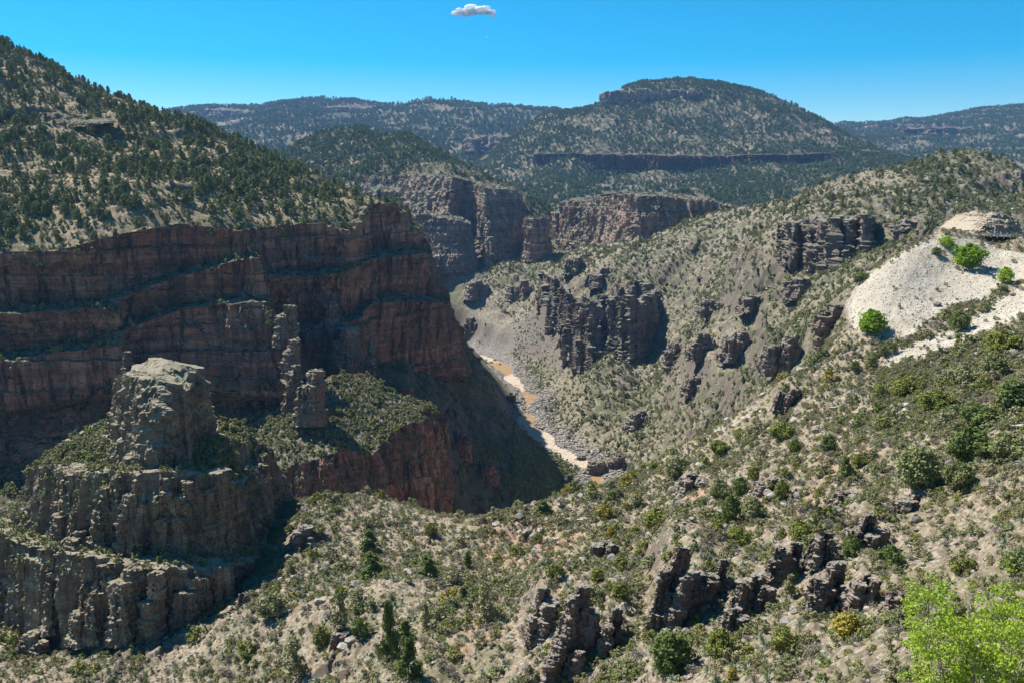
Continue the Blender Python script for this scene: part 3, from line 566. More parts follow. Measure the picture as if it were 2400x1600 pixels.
band('mesa_band_cliff', [(1250,362,376,2290),(1330,360,382,2250),(1400,362,390,2200),(1480,364,388,2170),(1560,364,386,2140),(1640,366,384,2130),(1720,366,382,2130),(1800,364,382,2130),(1880,362,380,2140),(1960,358,374,2180),(2060,354,362,2230)], 25, M_BAND, 'long dark red ledge cliff across the mesa', 20, 6, 12, 361, out=0.003, nr=60, nc=800)
band('far_cliff', [(480,258,266,3980),(600,262,273,3860),(680,256,270,3860),(780,252,266,3860),(880,250,260,3900)], 260, M_CAP, 'thin rim cliff on the far left ridge', 40, 14, 25, 371, out=0.005, nr=40, nc=300)
band('far_cliff', [(2120,305,318,3900),(2200,300,316,3850),(2280,302,314,3850)], 120, M_CAP, 'short cliff on the far right ridge', 40, 14, 25, 372, out=0.005, nr=40, nc=160)
band('far_cliff', [(1085,330,345,2900),(1150,318,345,2850),(1220,322,342,2800),(1260,328,340,2780)], 100, M_CAP, 'dark crags in the valley left of the mesa', 30, 12, 25, 373, out=0.005, nr=40, nc=160)
band('upper_ledge', [(-60,270,290,560),(40,266,292,556),(120,266,292,553),(200,272,286,552),(270,278,288,552)], 12, M_WALL, 'short dark ledge high on the left juniper slope', 5, 1.6, 6, 381, nr=60, nc=260, kind=None)
band('upper_ledge', [(180,510,545,420),(230,500,540,424),(290,490,525,430)], 10, M_WALL, 'red ledge low on the left juniper slope', 4, 1.2, 6, 382, nr=60, nc=140, kind=None)
band('upper_ledge', [(385,492,515,438),(420,488,512,440),(455,490,506,444)], 8, M_WALL, 'small red ledge right of the other low ledge', 4, 1.2, 6, 383, nr=50, nc=100, kind=None)
# ---------------------------------------------------------------- river
def resample(P, n):
    s = np.concatenate([[0], np.cumsum(np.linalg.norm(np.diff(P, axis=0), axis=1))]); t = np.linspace(0, s[-1], n)
    return np.stack([np.interp(t, s, P[:, k]) for k in range(3)], 1)
def water_mat():
    m, t, b = nodes('muddy_water'); co = coords(t); r = attr(t, 'rapid')
    f = ramp(t, mth(t, 'ADD', r, mth(t, 'MULTIPLY', mth(t, 'SUBTRACT', noise(t, coords(t, (1, 0.4, 1)), 0.8, 6, 0.75), 0.5), 2.2)), 0.45, 0.85)
    t.links.new(mix(t, f, (0.30, 0.19, 0.095), (0.42, 0.365, 0.29)), b.inputs['Base Color'])
    t.links.new(ramp(t, f, -0.4, 1.2), b.inputs['Roughness']); b.inputs['Specular IOR Level'].default_value = 0.35
    bump(t, b, noise(t, co, 1.2, 4), 0.35, 0.2); return m
rp = resample(RW, 260); tn = np.gradient(rp, axis=0); tn /= np.linalg.norm(tn, axis=1, keepdims=True)
sd = np.stack([tn[:, 1], -tn[:, 0], tn[:, 0] * 0], 1); offs = np.linspace(-9, 9, 13)
RVV = rp[:, None, :] + sd[:, None, :] * offs[None, :, None]; RVV[..., 2] = ZR
pools = [(690, 740), (812, 860), (640, 668), (515, 540)]
yw = RVV[..., 1] + 16 * vnoise(RVV[..., 0] / 6, RVV[..., 1] / 9, RVV[..., 0] * 0, 77)
rap = 0.78 * (1 - np.max([sstep(a - 14, a + 14, yw) * sstep(b + 14, b - 14, yw) for a, b in pools], 0))
struct('river', RVV.reshape(-1, 3), grid_faces(260, 13), water_mat(), 'muddy brown river with white rapids', {'rapid': rap.ravel()}, cat='river')

# ---------------------------------------------------------------- plant meshes (unit height, base at the origin)
def leaf_quads(c, r, n, size, rg, squash=0.8, out=0.6, elong=1.5):
    """n small leaf faces on and in a clump"""
    d = rg.normal(size=(n, 3)); d /= np.linalg.norm(d, axis=1, keepdims=True)
    rad = r * rg.uniform(0.45, 1.0, (n, 1)) ** 0.5; p = c + d * rad * np.array([1, 1, squash])
    nrm = d * out + rg.normal(size=(n, 3)) * 0.45; nrm[:, 2] += 0.15; nrm /= np.linalg.norm(nrm, axis=1, keepdims=True)
    a = np.cross(nrm, rg.normal(size=(n, 3))); a /= np.linalg.norm(a, axis=1, keepdims=True); b = np.cross(nrm, a)
    s = size * rg.uniform(0.6, 1.3, (n, 1)); a, b = a * s * elong * 0.5, b * s * 0.5
    return np.stack([p - a * 0.6 - b, p + a * 0.2 - b * 0.6, p + a + b * 0.2, p - a * 0.3 + b], 1)
def core_quads(c, r, squash=0.8):
    v = np.array([(x, y, z) for x in (-1, 1) for y in (-1, 1) for z in (-1, 1)], float) * r * 0.5 * np.array([1, 1, squash]) + c
    q = [(0, 1, 3, 2), (4, 6, 7, 5), (0, 4, 5, 1), (2, 3, 7, 6), (0, 2, 6, 4), (1, 5, 7, 3)]
    return np.array([[v[i] for i in f] for f in q])
def tube_quads(p0, p1, r0, r1, k=5):
    p0, p1 = np.array(p0, float), np.array(p1, float); ax = p1 - p0; ax /= np.linalg.norm(ax) + 1e-9
    s = np.cross(ax, (0.3, 0.9, 0.1)); s /= np.linalg.norm(s); t = np.cross(ax, s); an = np.arange(k) * 2 * math.pi / k
    dirs = np.cos(an)[:, None] * s + np.sin(an)[:, None] * t; A, B = p0 + dirs * r0, p1 + dirs * r1
    return np.array([[A[i], A[(i + 1) % k], B[(i + 1) % k], B[i]] for i in range(k)])
def qmesh(name, parts, mats):
    """parts: list of (quads, material index)"""
    Q = np.concatenate([p for p, _ in parts]); mi = np.concatenate([np.full(len(p), i) for p, i in parts])
    return mesh_np(name, Q.reshape(-1, 3), np.arange(len(Q) * 4).reshape(-1, 4), mats, False, {'mi': mi})
def leaf_mat(name, c1, c2, tint=0.35, trans=0.12):
    m, t, b = nodes(name); oi = t.nodes.new('ShaderNodeObjectInfo'); co = coords(t)
    col = mix(t, oi.outputs['Random'], c1, c2)
    col = mix(t, tint, col, mix(t, ramp(t, noise(t, co, 1.3, 3), 0.35, 0.65), (0.55, 0.55, 0.5), (1.5, 1.5, 1.4)), 'MULTIPLY')
    t.links.new(col, b.inputs['Base Color']); b.inputs['Roughness'].default_value = 0.7; b.inputs['Specular IOR Level'].default_value = 0.15
    tr = t.nodes.new('ShaderNodeBsdfTranslucent'); t.links.new(col, tr.inputs[0]); ms = t.nodes.new('ShaderNodeMixShader'); ms.inputs[0].default_value = trans
    t.links.new(b.outputs[0], ms.inputs[1]); t.links.new(tr.outputs[0], ms.inputs[2]); t.links.new(ms.outputs[0], t.nodes['Material Output'].inputs[0])
    return m
def plain(name, c, r=0.85, n=8, v=0.4):
    m, t, b = nodes(name); co = coords(t)
    t.links.new(mix(t, ramp(t, noise(t, co, n, 4), 0.3, 0.7), tuple(x * (1 - v) for x in c), tuple(x * (1 + v) for x in c)), b.inputs['Base Color'])
    b.inputs['Roughness'].default_value = r; b.inputs['Specular IOR Level'].default_value = 0.2; return m
L_JUN = leaf_mat('juniper_leaf', (0.155, 0.185, 0.07), (0.22, 0.235, 0.10))
L_FARJ = leaf_mat('distant_juniper_leaf', (0.095, 0.14, 0.052), (0.145, 0.185, 0.072))
L_PIN = leaf_mat('pine_leaf', (0.11, 0.15, 0.04), (0.155, 0.19, 0.06))
L_OLI = leaf_mat('olive_leaf', (0.17, 0.19, 0.04), (0.23, 0.24, 0.06))
L_GRY = leaf_mat('grey_green_leaf', (0.185, 0.20, 0.09), (0.25, 0.25, 0.12))
L_SAG = leaf_mat('sage_leaf', (0.225, 0.21, 0.115), (0.30, 0.27, 0.155))
L_BRI = leaf_mat('bright_green_leaf', (0.15, 0.27, 0.015), (0.22, 0.33, 0.03), trans=0.3)
L_LIME = leaf_mat('lime_leaf', (0.25, 0.36, 0.03), (0.36, 0.47, 0.055), trans=0.35)
L_YEL = leaf_mat('yellow_leaf', (0.27, 0.235, 0.035), (0.33, 0.26, 0.05))
L_AGA = leaf_mat('agave_leaf', (0.20, 0.24, 0.16), (0.27, 0.29, 0.19), trans=0.05)
M_BARK = plain('grey_bark', (0.15, 0.12, 0.095)); M_TWIG = plain('dry_twig', (0.24, 0.21, 0.17)); M_STALK = plain('dry_stalk', (0.45, 0.36, 0.25))
def wood(rg, h, lean, nl, r0, spread, k=5, start=0.2):
    q = [tube_quads((0, 0, -0.08), (lean[0] * .5, lean[1] * .5, h * .5), r0, r0 * .65, k), tube_quads((lean[0] * .5, lean[1] * .5, h * .5), (lean[0], lean[1], h * .95), r0 * .65, r0 * .15, k)]
    tips = []
    for i in range(nl):
        a = i * 2.4 + rg.uniform(-.4, .4); z = h * rg.uniform(start, 0.8); f = z / h
        b = np.array([lean[0] * f, lean[1] * f, z]); l = spread * (1 - 0.6 * f) * rg.uniform(0.6, 1)
        e = b + np.array([math.cos(a) * l, math.sin(a) * l, l * rg.uniform(0.25, 0.8)])
        q.append(tube_quads(b, e, r0 * .35, r0 * .1, 4)); tips.append(e)
    return np.concatenate(q), tips
def crown(rg, kind, ncl, nleaf, leaf):
    Q = []; prof = {'juniper': lambda z: 0.34 * (1 - (2 * z - 0.85) ** 2 * 0.55), 'pine': lambda z: 0.24 * (1.05 - z) ** 0.75 + 0.02, 'bush': lambda z: 0.62 * math.sqrt(max(0, 1 - z * z * 0.9)), 'round': lambda z: 0.5 * max(0.03, 1 - (2.2 * z - 1.0) ** 2) ** 0.6}[kind]
    z0 = {'juniper': 0.12, 'pine': 0.14, 'bush': 0.05, 'round': 0.15}[kind]
    lob = rg.uniform(0.75, 1.3, 7)
    for i in range(ncl):
        z = z0 + (0.93 - z0) * (i + rg.uniform(0, 1)) / ncl; a = rg.uniform(0, 2 * math.pi)
        pr = prof(z) * lob[int(a / 6.2832 * 7) % 7]; rr = pr * rg.uniform(0.35, 0.95)
        cr_ = max(0.05, pr * rg.uniform(0.32, 0.55)) if kind != 'pine' else max(0.045, pr * rg.uniform(0.4, 0.6))
        c = np.array([math.cos(a) * rr, math.sin(a) * rr, z])
        Q.append(leaf_quads(c, cr_, nleaf, leaf, rg, 0.75)); Q.append(core_quads(c, cr_ * (0.9 if nleaf < 15 else 0.55), 0.75))
    return np.concatenate(Q)
def plant(name, kind, seed, ncl, nleaf, leaf, lm, tr=True, r0=0.03, split=False):
    rg = np.random.default_rng(seed); cq = crown(rg, kind, ncl, nleaf, leaf)
    wq, _ = wood(rg, 0.85, (rg.uniform(-.05, .05), rg.uniform(-.05, .05)), 6, r0, 0.3)
    if split: return qmesh(name + '_crown', [(cq, 0)], [lm]), qmesh(name + '_trunk', [(wq, 0)], [M_BARK])
    return qmesh(name, [(cq, 0)] + ([(wq, 1)] if tr else []), [lm, M_BARK])
def agave_mesh(name, seed, n=38, mat=None, w=0.055, droop=0.25):
    rg = np.random.default_rng(seed); Q = []
    for i in range(n):
        a = i * 2.39996; el = rg.uniform(0.15, 1.35); L = rg.uniform(0.75, 1.0)
        d = np.array([math.cos(a) * math.cos(el), math.sin(a) * math.cos(el), math.sin(el)]); s = np.array([-math.sin(a), math.cos(a), 0]) * w
        p1 = d * L * 0.55; p2 = d * L - np.array([0, 0, droop * L * math.cos(el)])
        up = np.cross(s, d); up = up / np.linalg.norm(up) * w * .3
        Q += [np.array([-s * .6, s * .6, p1 + s, p1 - s]), np.array([p1 - s, p1 + s, p2 + s * .1, p2 - s * .1])]
    return qmesh(name, [(np.array(Q), 0)], [mat or L_AGA])
def twig_mesh(name, seed, n=60, mat=None):
    rg = np.random.default_rng(seed); Q = []
    for i in range(n):
        a = rg.uniform(0, 6.28); el = rg.uniform(0.3, 1.5); d = np.array([math.cos(a) * math.cos(el), math.sin(a) * math.cos(el), math.sin(el)]) * rg.uniform(0.6, 1)
        Q.append(tube_quads((0, 0, 0), d, 0.012, 0.005, 3)); Q.append(leaf_quads(d * 0.85, 0.16, 5, 0.09, rg))
    return qmesh(name, [(np.concatenate(Q), 0)], [mat or L_SAG])
def boulder_mesh(name, seed, mat, sub=3):
    import bmesh
    bm = bmesh.new(); bmesh.ops.create_icosphere(bm, subdivisions=sub, radius=1)
    V = np.array([v.co[:] for v in bm.verts]); Fq = np.array([[v.index for v in f.verts] for f in bm.faces]); bm.free()
    rg = np.random.default_rng(seed); pl = rg.normal(size=(9, 3)); pl /= np.linalg.norm(pl, axis=1, keepdims=True); h = rg.uniform(0.5, 0.85, 9)
    for n_, hh in zip(pl, h):
        dd = V @ n_ - hh; V = V - np.clip(dd, 0, None)[:, None] * n_
    V += 0.05 * np.stack([vnoise(V[:, 0] * 3 + k * 9, V[:, 1] * 3, V[:, 2] * 3, seed) for k in range(3)], 1)
    V *= rg.uniform(0.75, 1.2, 3) * np.array([1, 1, 0.75]); V[:, 2] += 0.25
    return mesh_np(name, V, Fq, mat)

# variants: near (individual) and far (instanced)
def variants(name, n, fn): return [fn(name + '_shape', 500 + i * 7 + len(name)) for i in range(n)]
V_JUN = variants('juniper', 5, lambda nm, s: plant(nm, 'juniper', s, 34, 26, 0.075, L_JUN))
V_JUN += variants('conical_juniper', 4, lambda nm, s: plant(nm, 'pine', s, 40, 22, 0.065, L_JUN))
V_JUNF = variants('far_juniper', 4, lambda nm, s: plant(nm, 'juniper', s, 14, 9, 0.15, L_FARJ, tr=False))
V_SHR = {k: variants(k, 3, lambda nm, s: plant(nm, 'bush', s, 20, 26, 0.11, lm)) for k, lm in (('olive', L_OLI), ('grey', L_GRY), ('dark', L_JUN), ('sage', L_SAG), ('yellow', L_YEL))}
V_SCR = [plant('scrub_shape', 'bush', 900 + i, 8, 12, 0.22, lm, tr=False) for i, lm in enumerate((L_GRY, L_JUN, L_SAG, L_GRY, L_OLI))]
V_NEAR = [plant('low_scrub_shape', 'bush', 940 + i, 12, 22, 0.13, lm, tr=False) for i, lm in enumerate((L_GRY, L_SAG, L_SAG, L_GRY, L_OLI, L_JUN))] + [twig_mesh('twiggy_shape', 955, 60), twig_mesh('twiggy_shape', 956, 70, M_TWIG), agave_mesh('small_agave_shape', 957), agave_mesh('sotol_shape', 958, 60, None, 0.025, 0.4)]
M_STONE = rock_mat('loose_stone', (0.34, 0.28, 0.22), (0.26, 0.225, 0.19), (0.12, 0.1, 0.085), (0.46, 0.42, 0.35), (0.25, 0.24, 0.14), 2.0, 0.2)
M_DSTONE = rock_mat('dark_stone', (0.22, 0.17, 0.145), (0.18, 0.16, 0.145), (0.08, 0.07, 0.065), (0.33, 0.30, 0.26), (0.2, 0.2, 0.1), 2.0, 0.2)
V_BLD = [boulder_mesh('boulder_shape', 20 + i, M_DSTONE if i % 3 == 0 else M_STONE) for i in range(6)]
V_STN = [boulder_mesh('stone_shape', 40 + i, M_DSTONE if i % 2 == 0 else M_STONE, 1) for i in range(5)]

# ---------------------------------------------------------------- visibility buffer
BW, BH = 800, 533
ZB = np.full((BH, BW), 1e9, np.float32)
for V_ in VERTS:
    V_ = V_.reshape(-1, 3); px, py = proj(V_); i = (py * BH / 1600).astype(int); j = (px * BW / 2400).astype(int)
    m = (i >= 0) & (i < BH) & (j >= 0) & (j < BW) & (V_[:, 1] > 1); np.minimum.at(ZB, (i[m], j[m]), V_[m, 1].astype(np.float32))
def visible(P, lift=1.0, tol=1.03):
    Q = P.copy(); Q[:, 2] += lift; px, py = proj(Q); i = (py * BH / 1600).astype(int); j = (px * BW / 2400).astype(int)
    ok = (i >= 0) & (i < BH) & (j >= 0) & (j < BW); r = np.zeros(len(P), bool); r[ok] = P[ok, 1] < ZB[i[ok], j[ok]] * tol + 1.5
    return r
def scatter(sheet, n, dens, vis=True, lift=1.0, tol=1.03, flat=0.62, margin=60):
    """n random points on a sheet, weighted by dens(P, px, py) per square metre"""
    s = SHEETS[sheet]; P = s.P; du = np.gradient(P, axis=1); dv = np.gradient(P, axis=0); N = np.cross(du, dv); A = np.linalg.norm(N, axis=-1)
    nz = np.abs(N[..., 2]) / (A + 1e-9); px, py = proj(P)
    w = np.abs(N[..., 2]) * sstep(flat - 0.15, flat + 0.1, nz) * ((px > -margin * 4) & (px < 2400 + margin * 4) & (py > -200) & (py < 1600 + margin * 5))
    if hasattr(s, 'K'): w = w * s.K
    if vis:
        v = visible(P.reshape(-1, 3), lift, tol).reshape(w.shape) | (px < 0) | (px > 2400) | (py > 1600); w = w * (v + 0.03)
    w = w * dens(P, px, py); c = np.cumsum(w.ravel()); k = np.searchsorted(c, rng.uniform(0, c[-1], n)); k = np.clip(k, 0, w.size - 1)
    i, j = np.unravel_index(k, w.shape); i = np.clip(i, 0, w.shape[0] - 2); j = np.clip(j, 0, w.shape[1] - 2)
    a, b = rng.uniform(0, 1, (n, 1)), rng.uniform(0, 1, (n, 1))
    return (P[i, j] * (1 - a) + P[i + 1, j] * a) * (1 - b) + (P[i, j + 1] * (1 - a) + P[i + 1, j + 1] * a) * b
def mesh_points(V, n, dens):
    """points on the flat tops of a lofted cliff"""
    du = np.gradient(V, axis=1); dv = np.gradient(V, axis=0); N = np.cross(du, dv); A = np.linalg.norm(N, axis=-1); nz = np.abs(N[..., 2]) / (A + 1e-9)
    px, py = proj(V); w = A * (nz > 0.6) * dens(V, px, py) * visible(V.reshape(-1, 3), 0.5, 1.02).reshape(A.shape)
    c = np.cumsum(w.ravel()); k = np.clip(np.searchsorted(c, rng.uniform(0, c[-1], n)), 0, w.size - 1); return V.reshape(-1, 3)[k]
def stuff(name, layers, label, cat):
    """one mass object; layers: (points, sizes, list of shapes). Real copies spread by geometry nodes."""
    holder = bpy.data.objects.new(name, bpy.data.meshes.new(name)); link(holder)
    tag(holder, label, cat, None, 'stuff')
    pts = np.concatenate([l[0] for l in layers]); sc = np.concatenate([l[1] for l in layers])
    shapes = []; idx = []
    for P, s_, sh in layers:
        idx.append(len(shapes) + rng.integers(0, len(sh), len(P))); shapes += sh
    idx = np.concatenate(idx); me = holder.data; me.vertices.add(len(pts)); me.vertices.foreach_set('co', pts.astype(np.float32).ravel())
    a = me.attributes.new('size', 'FLOAT', 'POINT'); a.data.foreach_set('value', sc.astype(np.float32))
    a = me.attributes.new('pick', 'INT', 'POINT'); a.data.foreach_set('value', idx.astype(np.int32))
    a = me.attributes.new('turn', 'FLOAT', 'POINT'); a.data.foreach_set('value', rng.uniform(0, 6.28, len(pts)).astype(np.float32))
    cl = bpy.data.collections.new(name + '_shapes')
    for i, m in enumerate(shapes): cl.objects.link(bpy.data.objects.new('%s_source_%03d' % (name, i), m))
    g = bpy.data.node_groups.new(name, 'GeometryNodeTree'); g.interface.new_socket('Geometry', in_out='INPUT', socket_type='NodeSocketGeometry'); g.interface.new_socket('Geometry', in_out='OUTPUT', socket_type='NodeSocketGeometry')
    N = g.nodes.new; gi, go = N('NodeGroupInput'), N('NodeGroupOutput'); ip = N('GeometryNodeInstanceOnPoints'); ci = N('GeometryNodeCollectionInfo')
    ci.inputs[0].default_value = cl; ci.inputs['Separate Children'].default_value = True; ci.inputs['Reset Children'].default_value = True
    def na(nm, ty):
        q = N('GeometryNodeInputNamedAttribute'); q.data_type = ty; q.inputs[0].default_value = nm; return q.outputs['Attribute']
    cx = N('ShaderNodeCombineXYZ'); g.links.new(na('turn', 'FLOAT'), cx.inputs[2])
    mp = N('GeometryNodeMeshToPoints'); g.links.new(gi.outputs[0], mp.inputs[0])
    L = g.links.new; L(mp.outputs[0], ip.inputs['Points']); L(ci.outputs[0], ip.inputs['Instance']); ip.inputs['Pick Instance'].default_value = True
    L(na('pick', 'INT'), ip.inputs['Instance Index']); L(cx.outputs[0], ip.inputs['Rotation']); L(na('size', 'FLOAT'), ip.inputs['Scale']); L(ip.outputs[0], go.inputs[0])
    md = holder.modifiers.new('spread', 'NODES'); md.node_group = g; return holder
def place(name, me, P, size, label, cat, group=None, rz=None, sq=(1, 1, 1), parts=None):
    """a single plant: one mesh, or an Empty with trunk and crown"""
    if parts:
        o = bpy.data.objects.new(name, None); link(o)
        for nm, m in parts: c = bpy.data.objects.new(nm, m); link(c, o)
    else: o = bpy.data.objects.new(name, me); link(o)
    o.location = P; o.rotation_euler = (0, 0, random.uniform(0, 6.28) if rz is None else rz); o.scale = tuple(size * q for q in sq)
    return tag(o, label, cat, group)
# ---------------------------------------------------------------- vegetation
def U(a, b, n): return rng.uniform(a, b, n)
one = lambda P, px, py: np.ones(px.shape)
nz_ = lambda P, sz, sd, lo, hi: sstep(lo, hi, fbm(P, sz, 3, sd))
d_left = lambda P, px, py: 0.55 + 0.8 * nz_(P, 30, 201, -0.4, 0.4)
d_mesa = lambda P, px, py: 0.2 + nz_(P, 120, 202, -0.5, 0.4)
d_can = lambda P, px, py: (0.25 + nz_(P, 40, 203, -0.4, 0.4)) * sstep(10, 22, rdist(P)) * (1 + 2.5 * can_attr(P, px, py)['redside']) * (1 - 0.85 * can_attr(P, px, py)['scree'])
d_hill = lambda P, px, py: (px > 1850) * (py < 560) * (py < 620 - 0.1 * (px - 1850)) * 1.0
d_fg = lambda P, px, py: (0.35 + nz_(P, 14, 204, -0.4, 0.4)) * (1 - 0.96 * talus(px, py)) * (1 + 2.0 * ((px > 2050) & (py > 780) & (py < 1010)))
JL = scatter('left_slope', 2900, d_left); HL = 2.6 + 5.0 * U(0, 1, len(JL)) ** 1.4
JH = scatter('canyon_slopes', 330, d_hill); HH = U(3.5, 6.5, len(JH))
JC = scatter('canyon_slopes', 1900, d_can, flat=0.4); HC = U(2.2, 5.0, len(JC)) ** 1.0
JM = scatter('middle_hill', 2100, d_mesa); HM = U(4.5, 9.5, len(JM))
JS = scatter('mesa_slopes', 20000, d_mesa, flat=0.55); HS = U(5, 11, len(JS))
JF = scatter('far_ridges', 42000, d_mesa, flat=0.5); HF = U(8, 17, len(JF))
def place_words(px, py):
    if py < 560 and px > 1750: return ('right_hill', 'on the right hill ' + ('near its top' if py < 440 else 'above the broken cliff band' if px < 2150 else 'behind the cream rock'))
    if px < 940 and py < 640:
        t = py - (95 + px * 0.44); return ('left_slope', ('along the skyline of the left slope ' if t < 40 else 'midway up the left slope ' if py < 430 else 'above the cliff rim of the left slope ') + ('at the far left' if px < 200 else 'left of its middle' if px < 430 else 'right of its middle' if px < 680 else 'towards its right tip'))
    if px < 1120: return ('river_left', 'in the shaded or left side of the gorge')
    return ('canyon', 'on the canyon side ' + ('just above the river' if px < 1420 and py > 800 else 'beside the dark columnar cliff' if px < 1640 else 'below the right hill' if py < 760 else 'beyond the near ridge'))
def individuals(sets, name, nmax, meshes, cat, words, gname):
    """the largest visible become objects of their own; returns what is left of every set"""
    allp = np.concatenate([p for p, _ in sets]); allh = np.concatenate([h for _, h in sets]); vis = visible(allp, 2.0)
    px, py = proj(allp); inside = (px > 5) & (px < 2395) & (py > 5) & (py < 1595)
    score = np.where(vis & inside, allh / allp[:, 1], 0); pick = np.argsort(-score)[:nmax]; pick = pick[score[pick] > 0]
    for k in pick:
        key, w = words(px[k], py[k]); h = allh[k]; sz = 'tall' if h > 6.4 else 'middling' if h > 4.8 else 'small'
        place(name, random.choice(meshes), allp[k], h, f'{sz} {cat} {w}', cat, f'{gname} {w}')
    keep = np.ones(len(allp), bool); keep[pick] = False; out = []; c = 0
    for p, h in sets: out.append((p[keep[c:c + len(p)]], h[keep[c:c + len(p)]])); c += len(p)
    return out
(JL, HL), (JH, HH), (JC, HC) = individuals([(JL, HL), (JH, HH), (JC, HC)], 'juniper', 300, V_JUN, 'juniper', place_words, 'junipers')
stuff('juniper_woodland', [(JL, HL, V_JUN), (JH, HH, V_JUN), (JC, HC, V_JUN), (JM, HM, V_JUNF), (JS, HS, V_JUNF), (JF, HF, V_JUNF)], 'juniper woodland covering the slopes, mesa and far ridges', 'woodland')

M_STRAW = leaf_mat('straw', (0.33, 0.28, 0.17), (0.42, 0.36, 0.23), trans=0.1)
M_PALE = plain('pale_stone', (0.52, 0.47, 0.39), 0.9, 3, 0.25)
# low scrub, as one mass; the big near shrubs are objects further down
SL = scatter('left_slope', 17000, d_left); SC = scatter('canyon_slopes', 60000, d_can, flat=0.33); SF = scatter('near_slope', 38000, d_fg, flat=0.5, lift=0.3)
SM = scatter('middle_hill', 3500, one); SS = scatter('mesa_slopes', 9000, one)
WP = SHEETS  # (sheet lookup)
SR = scatter('canyon_slopes', 5000, lambda P, px, py: can_attr(P, px, py)['redside'] * (px > 850), flat=0.12)
GR = scatter('near_slope', 26000, lambda P, px, py: (0.6 + nz_(P, 9, 214, -0.3, 0.3)) * (1 - 0.97 * talus(px, py)), flat=0.4, lift=0.2)
LP, LS = [], []
for nm, n, lo, hi in (('red_cliff_wall', 500, 1.0, 3.5), ('lower_bench', 1100, 0.8, 2.6), ('castle_rock_base', 900, 0.4, 1.5), ('castle_rock_terrace', 900, 0.4, 1.6), ('castle_rock_pinnacle', 25, 0.3, 0.9)):
    for ln, Q in LOFTS:
        if ln == nm: q = mesh_points(Q, n, one); LP.append(q); LS.append(U(lo, hi, n))
for ln, Q in LOFTS:
    if ln in ('butte', 'rock_turret', 'ledge_cliff', 'basalt_cliff'): q = mesh_points(Q, 70, one); LP.append(q); LS.append(U(0.7, 2.4, 70) * (1.3 if Q[..., 1].mean() > 600 else 0.6))
LP, LS = np.concatenate(LP), np.concatenate(LS)
stuff('scrub', [(LP, LS, V_SCR), (SR, U(0.8, 3.4, len(SR)), V_SCR), (SL, U(0.8, 1.9, len(SL)), V_SCR), (SC, U(0.9, 2.5, len(SC)), V_SCR), (SF, U(0.35, 1.15, len(SF)), V_NEAR), (SM, U(1.5, 3.5, len(SM)), V_SCR), (SS, U(2, 4.5, len(SS)), V_SCR)], 'low grey green scrub between the rocks', 'scrub')
BC = scatter('canyon_slopes', 11000, lambda P, px, py: 0.08 + 2.2 * can_attr(P, px, py)['bed'] + 0.9 * can_attr(P, px, py)['scree'], flat=0.4)
V_GR = [twig_mesh('dry_tuft_shape', 970 + i, 26, M_STRAW) for i in range(3)]
stuff('dry_grass', [(GR, U(0.2, 0.5, len(GR)), V_GR)], 'dry straw coloured grass tufts between the shrubs', 'grass')
BF = scatter('near_slope', 42000, lambda P, px, py: 0.3 + nz_(P, 12, 205, -0.2, 0.4) + 0.8 * talus(px, py), flat=0.3, lift=0.3)
tb = talus(*proj(BF)) > 0.3
V_PALE = [boulder_mesh('pale_stone_shape', 60 + i, M_PALE, 1) for i in range(3)]
stuff('loose_stones', [(BC, U(0.3, 1.5, len(BC)) ** 1.3, V_STN), (BF[~tb], 0.06 + 0.36 * U(0, 1, int((~tb).sum())) ** 2.5, V_STN), (BF[tb], U(0.06, 0.3, int(tb.sum())), V_PALE)], 'loose stones strewn over the ground', 'stones')
# ---------------------------------------------------------------- near rocks
NS = SHEETS['near_slope']
def base(px, py, sheet=NS):
    p = sheet.hit(px, py)
    if p is None: p = at(px, py, 200)
    return p
for k, (x0, x1, yt, yb, lab) in enumerate(FINS):
    p = base((x0 + x1) / 2, yb); d = p[1]
    crag('rock_outcrop', x0, x1, yt, yb, d, M_FIN, lab, 400 + k)
for k, (x0, x1, yt, yb, d, lab) in enumerate([(1362,1425,1078,1122,533,'black water worn rocks beside the lowest pool of the river'),(1425,1470,1062,1108,535,'dark rock knot at the right end of the lowest pool'),
   (1188,1205,915,950,700,'dark rocks against the left side of the wide pool'),(1320,1350,1110,1135,505,'dark rocks left of the lowest pool'),(1350,1372,1065,1085,560,'small black rock above the rapids')]):
    crag('river_rock', x0, x1, yt, yb, d, M_BASALT, lab, 440 + k, 'river rock', 0.1)
CS = SHEETS['canyon_slopes']
for k, (x0, x1, yt, yb, lab) in enumerate([(1800,1890,785,868,'broad dark rock face in the gully behind the scree'),(1700,1765,775,835,'reddish broken outcrop left of the broad dark face'),(1625,1678,778,832,'narrow outcrop on the canyon side above the gully'),(1560,1600,800,850,'small outcrop right of the dark columnar cliff'),
   (1925,1985,705,835,'dark steep rock face at the left edge of the white scree'),(1190,1250,655,690,'dark outcrop below the free standing rock tower'),(1100,1140,655,690,'small outcrop over the grey scree'),(1380,1440,625,660,'dark rock rim above the columnar cliff'),(1455,1520,655,690,'rock rim on top of the columnar cliff'),(1330,1375,600,632,'jagged rocks under the pale butte'),
   (1085,1120,740,780,'dark outcrop on the bank just right of the red wall'),(1640,1690,700,730,'low outcrop in the middle of the canyon side'),(1745,1800,690,720,'low outcrop under the broken cliff band'),(1850,1900,650,690,'dark rocks under the right end of the cliff band'),(1480,1530,960,990,'rock step low on the right canyon side'),(1610,1650,880,915,'rock step on the right canyon side below the outcrops')]):
    p = base((x0 + x1) / 2, yb, CS); crag('rock_outcrop', x0, x1, yt, yb, 218 if x0 == 1925 else p[1], M_BASALT, lab, 480 + k, lean=0.1, size=3.0)
